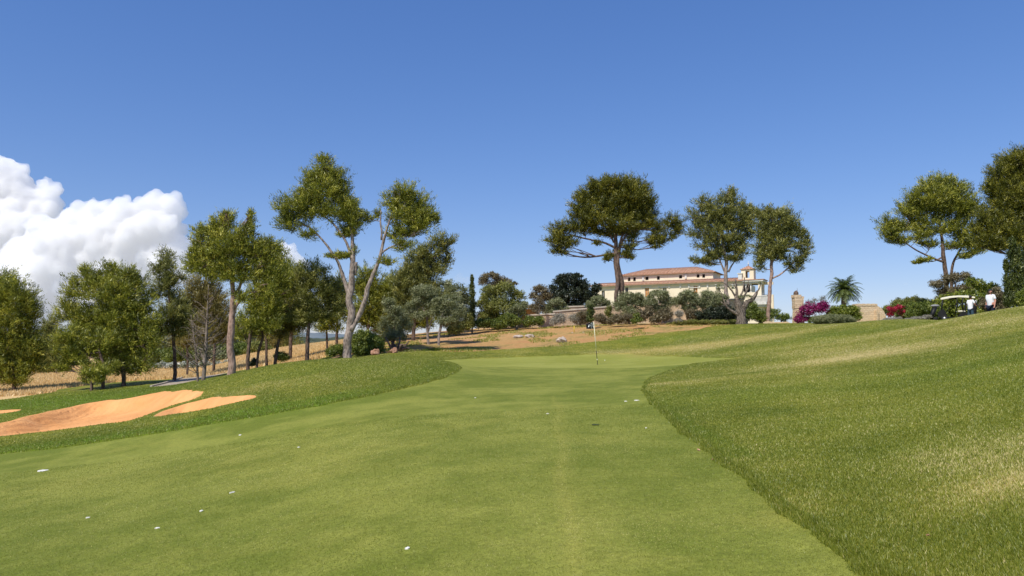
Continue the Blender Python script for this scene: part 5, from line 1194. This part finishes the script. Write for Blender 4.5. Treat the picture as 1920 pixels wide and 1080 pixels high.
for k, y_ in enumerate((-.25, .25)):
    t = [(.95, y_, .55), (1.08, y_, 1.3)]
    bgo = MB().tube([t[0], (.98, y_, .75), (1.06, y_, 1.2), t[1]], [.13, .14, .14, .15], 14).build('golf_bag', M['cartdark']); bgo.location = (GX, GY, GZ); bgo.rotation_euler = (0, 0, math.radians(-31)); bgo.scale = (.9,) * 3
    tag(bgo, ['black golf bag with clubs on the near side of the cart rear', 'black golf bag with clubs on the far side of the cart rear'][k], 'golf bag', 'golf bags on the cart')
    cl = MB()
    for q in range(6):
        a = q * 1.05; e = (1.12 + .05 * math.cos(a), y_ + .08 * math.sin(a), 1.45 + .05 * (q % 3)); cl.tube([(1.06 + .05 * math.cos(a), y_ + .06 * math.sin(a), 1.25), e], .008, 5); cl.ell(e, (.04, .03, .025), 8, 6)
    cl.build('clubs', M['metal'], bgo)
# second cart partly hidden in shade
G2 = P(1752, 650, 52.5)[0]; z2 = gz1(G2, 52.5); c2 = empty('golf_trolley', (G2, 52.5, z2), 'dark golf trolley with a grey bag hood in shade left of the cart', 'golf trolley')
for y_ in (-.3, .3):
    w = MB().tube([(0, -.03, 0), (0, .03, 0)], .16, 16).build('wheel', M['rubber'], c2); w.location = (0, y_, .16)
MB().tube([(-.3, 0, .15), (.15, 0, .7), (.3, 0, 1.05)], [.03, .03, .03], 8).build('frame', M['metal'], c2)
MB().tube([(-.2, 0, .2), (0, 0, .6), (.15, 0, 1.0)], [.14, .15, .16], 12).build('bag', M['cartdark'], c2)
MB().ell((.18, 0, 1.12), (.32, .18, .1), 12, 8).build('hood', mat_simple('grey_hood', (.22, .22, .23), (.3, .3, .3), 5), c2)

# ------------------------------------------------------------------ people
M['skin'] = mat_simple('skin', (.55, .27, .19), (.62, .32, .23), 9, .6)
M['shirt'] = mat_simple('white_shirt', (.78, .79, .82), (.85, .86, .88), 5, .85, .2, .3)
M['navy'] = mat_simple('navy_cloth', (.012, .016, .035), (.022, .028, .05), 9, .85)
M['jean'] = mat_simple('blue_grey_cloth', (.03, .06, .09), (.05, .085, .12), 9, .85)
M['cap'] = mat_simple('dark_cap', (.015, .017, .022), (.03, .033, .04), 9, .8)
M['hair'] = mat_simple('dark_hair', (.02, .014, .01), (.035, .025, .018), 20, .7)
def skin_obj(name, nodes, edges, mat, parent, sub=2):
    me = bpy.data.meshes.new(name); me.from_pydata([n_[:3] for n_ in nodes], edges, []); me.materials.append(mat)
    o = bpy.data.objects.new(name, me); COL.objects.link(o); o.parent = parent
    o.modifiers.new('skin', 'SKIN'); s = o.modifiers.new('sub', 'SUBSURF'); s.levels = s.render_levels = sub
    me.skin_vertices.new() if not me.skin_vertices else None
    for i, n_ in enumerate(nodes):
        sv = me.skin_vertices[0].data[i]; sv.radius = (n_[3], n_[4] if len(n_) > 4 else n_[3]); sv.use_root = (i == 0)
    o.modifiers['skin'].use_smooth_shade = True; return o
def person(label, px, Y, face, heavy, pants, arm_pose, lean, cap_back, H=1.78):
    """face: rotation about z, figure built facing -y"""
    X = P(px, 650, Y)[0]; root = empty('person', (X, Y, gz1(X, Y) + .02), label, 'person', rz=face); s = H / 1.78; hv = heavy
    N_ = [(0, 0, .95, .15*hv, .12*hv), (0, -lean*.3, 1.12, .15*hv, .125*hv), (0, -lean*.7, 1.32, .17*hv, .125*hv), (0, -lean, 1.46, .09, .085), (0, -lean*1.1, 1.54, .058, .06),
          (-.17*hv, -lean*.9, 1.43, .065), (.17*hv, -lean*.9, 1.43, .065)]
    E_ = [(0, 1), (1, 2), (2, 3), (3, 4), (2, 5), (2, 6)]
    for sd, pose in ((-1, arm_pose[0]), (1, arm_pose[1])):
        sh = 5 if sd < 0 else 6; b = len(N_); ex, ey, ez, wx, wy, wz = pose
        N_ += [(ex*sd, ey - lean*.5, ez, .047), (wx*sd, wy - lean*.3, wz, .031)]; E_ += [(sh, b), (b, b+1)]
        d = Vector(N_[b+1][:3]) - Vector(N_[b][:3]); d.normalize(); sidev = d.cross(Vector((0, 1, 0))).normalized() if abs(d.y) < .9 else Vector((1, 0, 0)); w = Vector(N_[b+1][:3])
        p0 = len(N_); pc_ = w + d * .07; N_.append((*pc_, .036, .022)); E_.append((b+1, p0))
        for k, ln in enumerate((.065, .078, .074, .06)):
            o_ = sidev * ((k - 1.5) * .019); q = pc_ + d * .035 + o_; t_ = q + d * ln * .55 + Vector((0, -.008, 0)); e_ = t_ + d * ln * .45 + Vector((0, -.018, 0)); c = len(N_)
            N_ += [(*q, .009), (*t_, .0085), (*e_, .007)]; E_ += [(p0, c), (c, c+1), (c+1, c+2)]
        th = w + d * .03 + sidev * .04 * -1; th2 = th + d * .035 - sidev * .015; c = len(N_); N_ += [(*th, .011), (*th2, .009)]; E_ += [(b+1, c), (c, c+1)]
    for sd in (-1, 1):
        b = len(N_); N_ += [(.095*sd*hv, 0, .86, .105*hv), (.11*sd, -.01, .48, .065), (.115*sd, .02, .09, .042), (.125*sd, -.13, .04, .035, .03)]; E_ += [(0, b), (b, b+1), (b+1, b+2), (b+2, b+3)]
    skin_obj('body', N_, E_, M['skin'], root)
    # head with face
    hz = 1.665; hy = -lean * 1.15; mb = MB(); mb.ell((0, hy, hz), (.078, .098, .118), 20, 16); vv = []
    for x, y_, z in mb.v:
        dx, dy, dz = x, y_ - hy, z - hz
        if dz < -.03: dx *= 1 - .30 * min(1, (-dz - .03) / .09); dy += -.012 * min(1, (-dz) / .1)
        if dy < 0:
            g1 = math.exp(-(dx / .014) ** 2 - ((dz + .018) / .028) ** 2); dy -= .022 * g1
            for e_ in (-.03, .03): dy += .010 * math.exp(-((dx - e_) / .014) ** 2 - ((dz - .012) / .012) ** 2)
            dy -= .007 * math.exp(-(dx / .025) ** 2 - ((dz + .058) / .009) ** 2) + .008 * math.exp(-(dx / .03) ** 2 - ((dz + .1) / .018) ** 2)
        vv.append((dx, dy + hy, dz + hz))
    mb.v = vv
    for sd in (-1, 1): mb.ell((.078*sd, hy + .012, hz - .005), (.012, .022, .032), 8, 6)
    hd = mb.build('head', M['skin'], root)
    for sd in (-1, 1): MB().ell((.03*sd, hy - .083, hz + .012), (.011, .008, .007), 8, 6).build('eye', M['dark'], hd)
    MB().ell((0, hy - .092, hz - .058), (.024, .006, .006), 10, 6).build('mouth', mat_simple('lips', (.4, .15, .12), None, 5), hd)
    hb = MB(); hb.ell((0, hy + .022, hz + .005), (.083, .092, .105), 16, 12); hb.v = [(x, max(y_, hy - .02) if z < hz + .03 else y_, z) for x, y_, z in hb.v]; hb.build('hair', M['hair'], hd)
    if heavy > 1.1: MB().ell((0, hy - .05, hz - .085), (.055, .05, .035), 12, 8).build('beard', M['hair'], hd)
    cb = MB(); cb.ell((0, hy + .005, hz + .045), (.091, .108, .09), 18, 12); cb.v = [(x, y_, max(z, hz + .04)) for x, y_, z in cb.v]
    pk = [(math.sin(a) * .07, (hy - .075 - math.cos(a) * .085), hz + .05 - .02 * math.cos(a)) for a in np.linspace(-1.5, 1.5, 9)]
    cb.add(pk + [(a, b, c - .008) for a, b, c in pk], [tuple(range(9)), tuple(range(9, 18))[::-1]] + [(i, i+9, i+10, i+1) for i in range(8)]); cb.build('cap', M['cap'], root)
    # shirt: torso + sleeves, slightly larger
    sh = [(0, .0, .80, .19*hv, .15*hv), (0, .0, .90, .185*hv, .15*hv), (0, -lean*.3, 1.10, .178*hv, .16*hv), (0, -lean*.7, 1.30, .185*hv, .145*hv), (0, -lean*.95, 1.44, .12, .10), (0, -lean*1.02, 1.485, .075, .075),
          (-.18*hv, -lean*.9, 1.42, .085), (.18*hv, -lean*.9, 1.42, .085)]
    e = [(0, 1), (1, 2), (2, 3), (3, 4), (4, 5), (3, 6), (3, 7)]
    for sd, pose in ((-1, arm_pose[0]), (1, arm_pose[1])):
        a0 = np.array(sh[6 if sd < 0 else 7][:3]); a1 = np.array((pose[0]*sd, pose[1] - lean*.5, pose[2])); q = a0 + (a1 - a0) * .85; c = len(sh); sh.append((*q, .078)); e.append((6 if sd < 0 else 7, c))
    skin_obj('shirt', sh, e, M['shirt'], root)
    tr = [(0, 0, .93, .172*hv, .14*hv), (-.095*hv, 0, .83, .118*hv), (-.115, -.01, .50, .092), (.095*hv, 0, .83, .118*hv), (.115, -.01, .50, .092)]
    te = [(0, 1), (1, 2), (0, 3), (3, 4)]
    if pants == 'jean': tr += [(-.12, .02, .12, .07), (.12, .02, .12, .07)]; te += [(2, 5), (4, 6)]
    skin_obj('trousers' if pants == 'jean' else 'shorts', tr, te, M[pants], root)
    for sd in (-1, 1):
        so = MB(); so.ell((.125*sd, -.06, .045), (.05, .14, .05), 14, 8); so.v = [(x, y_, max(z, .0)) for x, y_, z in so.v]; so.build('shoe', M['seatw'], root)
    root.scale = (s, s, s); return root
person('heavy set man in white t-shirt, dark cap and navy shorts, facing left', 1862, 41.2, math.radians(-72), 1.12, 'navy', [(.245, .02, 1.16, .25, -.05, .92), (.25, .03, 1.16, .255, -.04, .92)], .0, False, 1.80)
person('man in white shirt and grey cap bending over the cart rear', 1823, 47.6, math.radians(118), .92, 'jean', [(.24, -.06, 1.2, .16, -.32, 1.12), (.25, -.05, 1.18, .18, -.30, 1.0)], .07, False, 1.70)

# ------------------------------------------------------------------ grass blades (stuff)
def blades(name, mat, XY, ln, wd, seed, lean=.5, tone=None):
    r = np.random.RandomState(seed); n = len(XY); z = gz(XY[:, 0], XY[:, 1]) - .004
    az = r.uniform(0, 2 * np.pi, n); le = r.uniform(.1, 1, n) * lean; L_ = ln * r.uniform(.55, 1.3, n)
    tip = np.stack([np.cos(az) * le * L_, np.sin(az) * le * L_, L_ * np.sqrt(np.maximum(.1, 1 - le * le * .8))], -1)
    fa = r.uniform(-.9, .9, n); s = np.stack([np.cos(fa), np.sin(fa), np.zeros(n)], -1) * (wd * r.uniform(.7, 1.3, n) / 2)[:, None]
    b = np.column_stack([XY, z]); v = np.stack([b - s, b + s, b + tip], 1).reshape(-1, 3)
    t = np.clip(r.normal(.5, .22, n), 0, 1) if tone is None else np.clip(tone + r.normal(0, .2, n), 0, 1)
    return tag(np_mesh(name, v, np.arange(3 * n).reshape(-1, 3), mat, None, False, {'tone': np.repeat(t, 3)}), kind='stuff')
def samp(n, px0, px1, y0, y1, seed, pw=1.0):
    r = np.random.RandomState(seed); Yq = np.exp(r.uniform(math.log(y0), math.log(y1), n)); u = r.uniform((px0 - 960) / 1391, (px1 - 960) / 1391, n)
    return np.stack([u * Yq, Yq], -1)
M['blade'] = mat_leaf('rough_grass_blade', (.15, .19, .02), (.35, .36, .05), (.82, .68, .33), .4)
M['blade_fair'] = mat_leaf('mown_grass_blade', (.15, .19, .022), (.29, .30, .05), (.62, .56, .2), .3)
M['blade_dry'] = mat_leaf('straw_blade', (.46, .32, .15), (.74, .53, .26), (.85, .66, .38), .3)
XY = samp(860000, 1150, 2750, 3.0, 24, 1); sdv = sd_fair(XY[:, 0], XY[:, 1]); XY = XY[sdv > .0]; sdv = sdv[sdv > 0]
tn = .42 + .42 * A_dry(XY[:, 0], XY[:, 1]) + .25 * A_pale(XY[:, 0], XY[:, 1]) - .22 * A_lush(XY[:, 0], XY[:, 1]) + .22 * fbm2(XY[:, 0], XY[:, 1], .7, 3, 4)
o = blades('rough_grass', M['blade'], XY, .034 - .0006 * XY[:, 1], .0045 + .0008 * XY[:, 1], 2, .85, tn)
XY = samp(300000, -250, 900, 12, 45, 3); a = sd_fair(XY[:, 0], XY[:, 1]); b = np.minimum(np.minimum(sd_b(0)(XY[:, 0], XY[:, 1]), sd_b(1)(XY[:, 0], XY[:, 1])), sd_b(2)(XY[:, 0], XY[:, 1]))
c = np.minimum(sd_earth(XY[:, 0], XY[:, 1]), np.minimum(sd_dry(XY[:, 0], XY[:, 1]), sd_path(XY[:, 0], XY[:, 1]))); XY = XY[(a > 0) & (b > .02) & (c > 0)]
tn = .38 + .4 * A_dry(XY[:, 0], XY[:, 1]) - .25 * A_lush(XY[:, 0], XY[:, 1]) + .13 * fbm2(XY[:, 0], XY[:, 1], .7, 3, 3)
blades('rough_grass', M['blade'], XY, .030 + .0002 * XY[:, 1], .004 + .0009 * XY[:, 1], 4, .9, tn)
XY = samp(480000, 600, 2350, 22, 60, 11); XY = XY[(sd_fair(XY[:, 0], XY[:, 1]) > .05) & (sd_earth(XY[:, 0], XY[:, 1]) > 0)]
tn = .50 + .42 * A_dry(XY[:, 0], XY[:, 1]) + .2 * A_pale(XY[:, 0], XY[:, 1]) - .2 * A_lush(XY[:, 0], XY[:, 1]) + .2 * fbm2(XY[:, 0], XY[:, 1], .35, 3, 3)
blades('rough_grass', M['blade'], XY, .022 + .0001 * XY[:, 1], .006 + .001 * XY[:, 1], 12, .9, tn)
XY = samp(480000, -300, 1700, 3.2, 16, 5); XY = XY[sd_fair(XY[:, 0], XY[:, 1]) < 0]
tn = .45 + .3 * A_dry(XY[:, 0], XY[:, 1]) + .2 * fbm2(XY[:, 0], XY[:, 1], .8, 3, 3)
blades('fairway_grass', M['blade_fair'], XY, .009 + XY[:, 1] * .0006, .0025 + .0007 * XY[:, 1], 6, .9, tn)
XY = samp(1500000, -80, 1750, 3.3, 26, 15); e_ = sd_fair(XY[:, 0], XY[:, 1]); XY = XY[(e_ > -.02) & (e_ < .10)]
blades('fringe_grass', M['blade'], XY, .045 + .0003 * XY[:, 1], .004 + .0008 * XY[:, 1], 16, .8, np.full(len(XY), .30))
XY = samp(120000, -150, 720, 44, 105, 7); XY = XY[sd_dry(XY[:, 0], XY[:, 1]) < 0]
blades('dry_grass', M['blade_dry'], XY, np.full(len(XY), .24), .05 + .0004 * XY[:, 1], 8, .7)
XY = samp(60000, 680, 1450, 44, 68, 9); XY = XY[sd_earth(XY[:, 0], XY[:, 1]) < 0]; q = fbm2(XY[:, 0], XY[:, 1], .5, 12, 3); XY = XY[q > .30]
blades('slope_weeds', M['blade'], XY, np.full(len(XY), .13), np.full(len(XY), .045), 10, .9)

# ------------------------------------------------------------------ clouds (real far-away cumulus bodies)
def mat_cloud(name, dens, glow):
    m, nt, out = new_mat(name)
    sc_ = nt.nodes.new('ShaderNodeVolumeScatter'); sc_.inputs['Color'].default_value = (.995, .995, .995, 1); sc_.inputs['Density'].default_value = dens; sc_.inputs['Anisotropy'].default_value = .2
    em = N(nt, 'ShaderNodeEmission', Strength=dens * glow); em.inputs[0].default_value = (.90, .92, 1, 1)        # added glow, stands in for light scattered inside the cloud
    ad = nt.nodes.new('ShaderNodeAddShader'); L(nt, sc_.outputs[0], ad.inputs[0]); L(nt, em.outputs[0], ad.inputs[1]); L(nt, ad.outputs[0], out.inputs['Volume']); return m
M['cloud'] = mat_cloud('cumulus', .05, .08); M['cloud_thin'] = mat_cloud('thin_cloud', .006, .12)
import bmesh
_b = bmesh.new(); bmesh.ops.create_icosphere(_b, subdivisions=3, radius=1); ICO = np.array([v_.co[:] for v_ in _b.verts]); ICF = np.array([[v_.index for v_ in f_.verts] for f_ in _b.faces]); _b.free()
def billow(p, seed, oct=5):
    s = 0; a = 1.; 
    for o in range(oct): s = s + a * (2.4 * np.abs(vnoise(p, seed + o)) - .6); p = p * 2.1 + 5.7; a *= .56
    return s
def cloud(label, lobes, Y, seed, kids=16, amp=.16, softz=None, alpha=1.):
    r = np.random.RandomState(seed); m = mpp(Y); vs = []; fs2 = []; b = 0; o0 = P(lobes[0][0], 600, Y); rm = np.mean([l[2] for l in lobes]) * m
    for l in lobes:
        c = P(l[0], l[1], Y + r.uniform(-.25, .25) * l[2] * m); R = l[2] * m; S = [(c, R * .92)]
        for i in range(14):
            d = unit(1, r)[0]; S.append((c + d * R * .85, R * r.uniform(.22, .42)))
        for c_, R_ in S: vs.append(c_ + ICO * R_ - o0); fs2.append(ICF + b); b += len(ICO)
    tmp = np_mesh('tmp', np.concatenate(vs), np.concatenate(fs2), M['cloud']); md = tmp.modifiers.new('r', 'REMESH'); md.mode = 'VOXEL'; md.voxel_size = max(min(6.5, rm * .1), 1.5)
    sm = tmp.modifiers.new('s', 'SMOOTH'); sm.iterations = 5; sm.factor = .6
    dg = bpy.context.evaluated_depsgraph_get(); me = bpy.data.meshes.new_from_object(tmp.evaluated_get(dg)); bpy.data.objects.remove(tmp)
    n = len(me.vertices); co = np.zeros(n * 3, np.float32); me.vertices.foreach_get('co', co); nv = np.zeros(n * 3, np.float32); me.vertices.foreach_get('normal', nv)
    co = co.reshape(-1, 3).astype(float); nv = nv.reshape(-1, 3); L0 = rm * 1.1
    co = co + nv * (billow(co / L0, seed, 6) * L0 * .17)[:, None]; co = co + nv * (fbm(co / (L0 * .28), seed + 40, 5) * L0 * .085)[:, None]
    me.vertices.foreach_set('co', co.astype(np.float32).ravel()); me.polygons.foreach_set('use_smooth', np.ones(len(me.polygons), bool))
    zr_ = (co[:, 2] + o0[2] - EYE) / Y * 1391
    soft = np.full(n, alpha) if softz is None else alpha * np.clip((zr_ - softz[0]) / (softz[1] - softz[0]), .12, 1)
    t2 = bpy.data.objects.new('t2', me); COL.objects.link(t2); md = t2.modifiers.new('r', 'REMESH'); md.mode = 'VOXEL'; md.voxel_size = max(min(5., rm * .08), 1.2)
    dg = bpy.context.evaluated_depsgraph_get(); me2 = bpy.data.meshes.new_from_object(t2.evaluated_get(dg)); bpy.data.objects.remove(t2); me = me2; n = len(me.vertices); soft = np.ones(n)
    me.polygons.foreach_set('use_smooth', np.ones(len(me.polygons), bool)); at = me.attributes.new('soft', 'FLOAT', 'POINT'); at.data.foreach_set('value', soft.astype(np.float32)); me.update(); me.name = 'cloud'
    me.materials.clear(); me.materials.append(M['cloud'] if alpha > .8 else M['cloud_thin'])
    ob_ = bpy.data.objects.new('cloud', me); COL.objects.link(ob_); ob_.location = o0; return tag(ob_, label, 'cloud')
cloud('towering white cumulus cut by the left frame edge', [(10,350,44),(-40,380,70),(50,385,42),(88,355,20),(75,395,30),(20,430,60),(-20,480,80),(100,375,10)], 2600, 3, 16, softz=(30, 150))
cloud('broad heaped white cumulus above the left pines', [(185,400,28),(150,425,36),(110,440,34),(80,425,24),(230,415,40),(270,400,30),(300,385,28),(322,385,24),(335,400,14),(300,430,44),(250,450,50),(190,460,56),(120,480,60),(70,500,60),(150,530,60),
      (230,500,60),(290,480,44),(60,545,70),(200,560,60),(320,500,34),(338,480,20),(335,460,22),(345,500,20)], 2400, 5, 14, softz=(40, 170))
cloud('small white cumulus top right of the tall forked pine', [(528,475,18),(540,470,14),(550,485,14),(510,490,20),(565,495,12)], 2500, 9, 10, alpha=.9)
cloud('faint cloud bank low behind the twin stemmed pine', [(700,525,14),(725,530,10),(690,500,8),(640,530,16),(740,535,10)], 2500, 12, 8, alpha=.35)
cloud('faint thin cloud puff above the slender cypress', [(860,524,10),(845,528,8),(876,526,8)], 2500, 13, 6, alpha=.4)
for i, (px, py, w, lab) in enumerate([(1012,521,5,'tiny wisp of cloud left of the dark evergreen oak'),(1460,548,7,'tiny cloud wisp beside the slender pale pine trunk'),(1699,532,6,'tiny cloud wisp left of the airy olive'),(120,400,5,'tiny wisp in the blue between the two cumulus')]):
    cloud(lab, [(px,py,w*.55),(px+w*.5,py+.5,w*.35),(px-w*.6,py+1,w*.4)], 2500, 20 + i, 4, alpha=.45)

# ------------------------------------------------------------------ light, sky, camera
S = Vector((-.42, -.62, .95)).normalized()
el = math.asin(S.z); rot = math.atan2(S.x, S.y)
w = bpy.data.worlds.new('World'); scene.world = w; w.use_nodes = True; nt = w.node_tree; nt.nodes.clear()
sky = nt.nodes.new('ShaderNodeTexSky'); sky.sky_type = 'NISHITA'; sky.sun_disc = False; sky.sun_elevation = el; sky.sun_rotation = rot
sky.air_density = 1.0; sky.dust_density = .25; sky.ozone_density = 3.; sky.altitude = 100
bg = nt.nodes.new('ShaderNodeBackground'); bg.inputs[1].default_value = .14; ow = nt.nodes.new('ShaderNodeOutputWorld')
hs = N(nt, 'ShaderNodeHueSaturation', Saturation=1.25); L(nt, sky.outputs[0], hs.inputs['Color']); sp = nt.nodes.new('ShaderNodeSeparateColor'); L(nt, hs.outputs[0], sp.inputs[0]); cmb = nt.nodes.new('ShaderNodeCombineColor')
for i_, (g_, t_) in enumerate(((.75, .662), (.75, .669), (.65, .856))):
    L(nt, math_(nt, 'MULTIPLY', math_(nt, 'POWER', math_(nt, 'MULTIPLY', sp.outputs[i_], .14), g_), t_ / .14), cmb.inputs[i_])
L(nt, cmb.outputs[0], bg.inputs[0]); L(nt, bg.outputs[0], ow.inputs[0])
ld = bpy.data.lights.new('sun', 'SUN'); ld.energy = 4.6; ld.angle = math.radians(.53); ld.color = (1, .935, .82)
lo = bpy.data.objects.new('sun', ld); COL.objects.link(lo); lo.rotation_euler = S.to_track_quat('Z', 'Y').to_euler()
cd = bpy.data.cameras.new('camera'); cam = bpy.data.objects.new('camera', cd); COL.objects.link(cam); scene.camera = cam
cam.location = (0, 0, EYE); cam.rotation_euler = (math.pi / 2 + TH, 0, 0); cd.sensor_width = 36; cd.lens = F / 1920 * 36; cd.clip_start = .1; cd.clip_end = 9000
scene.view_settings.view_transform = 'Standard'; scene.view_settings.look = 'None'; scene.view_settings.exposure = 0; scene.view_settings.gamma = 1
scene.render.resolution_x = 1024; scene.render.resolution_y = 576
try:
    scene.cycles.transparent_max_bounces = 24; scene.cycles.max_bounces = 8; scene.cycles.volume_bounces = 5
except Exception: pass
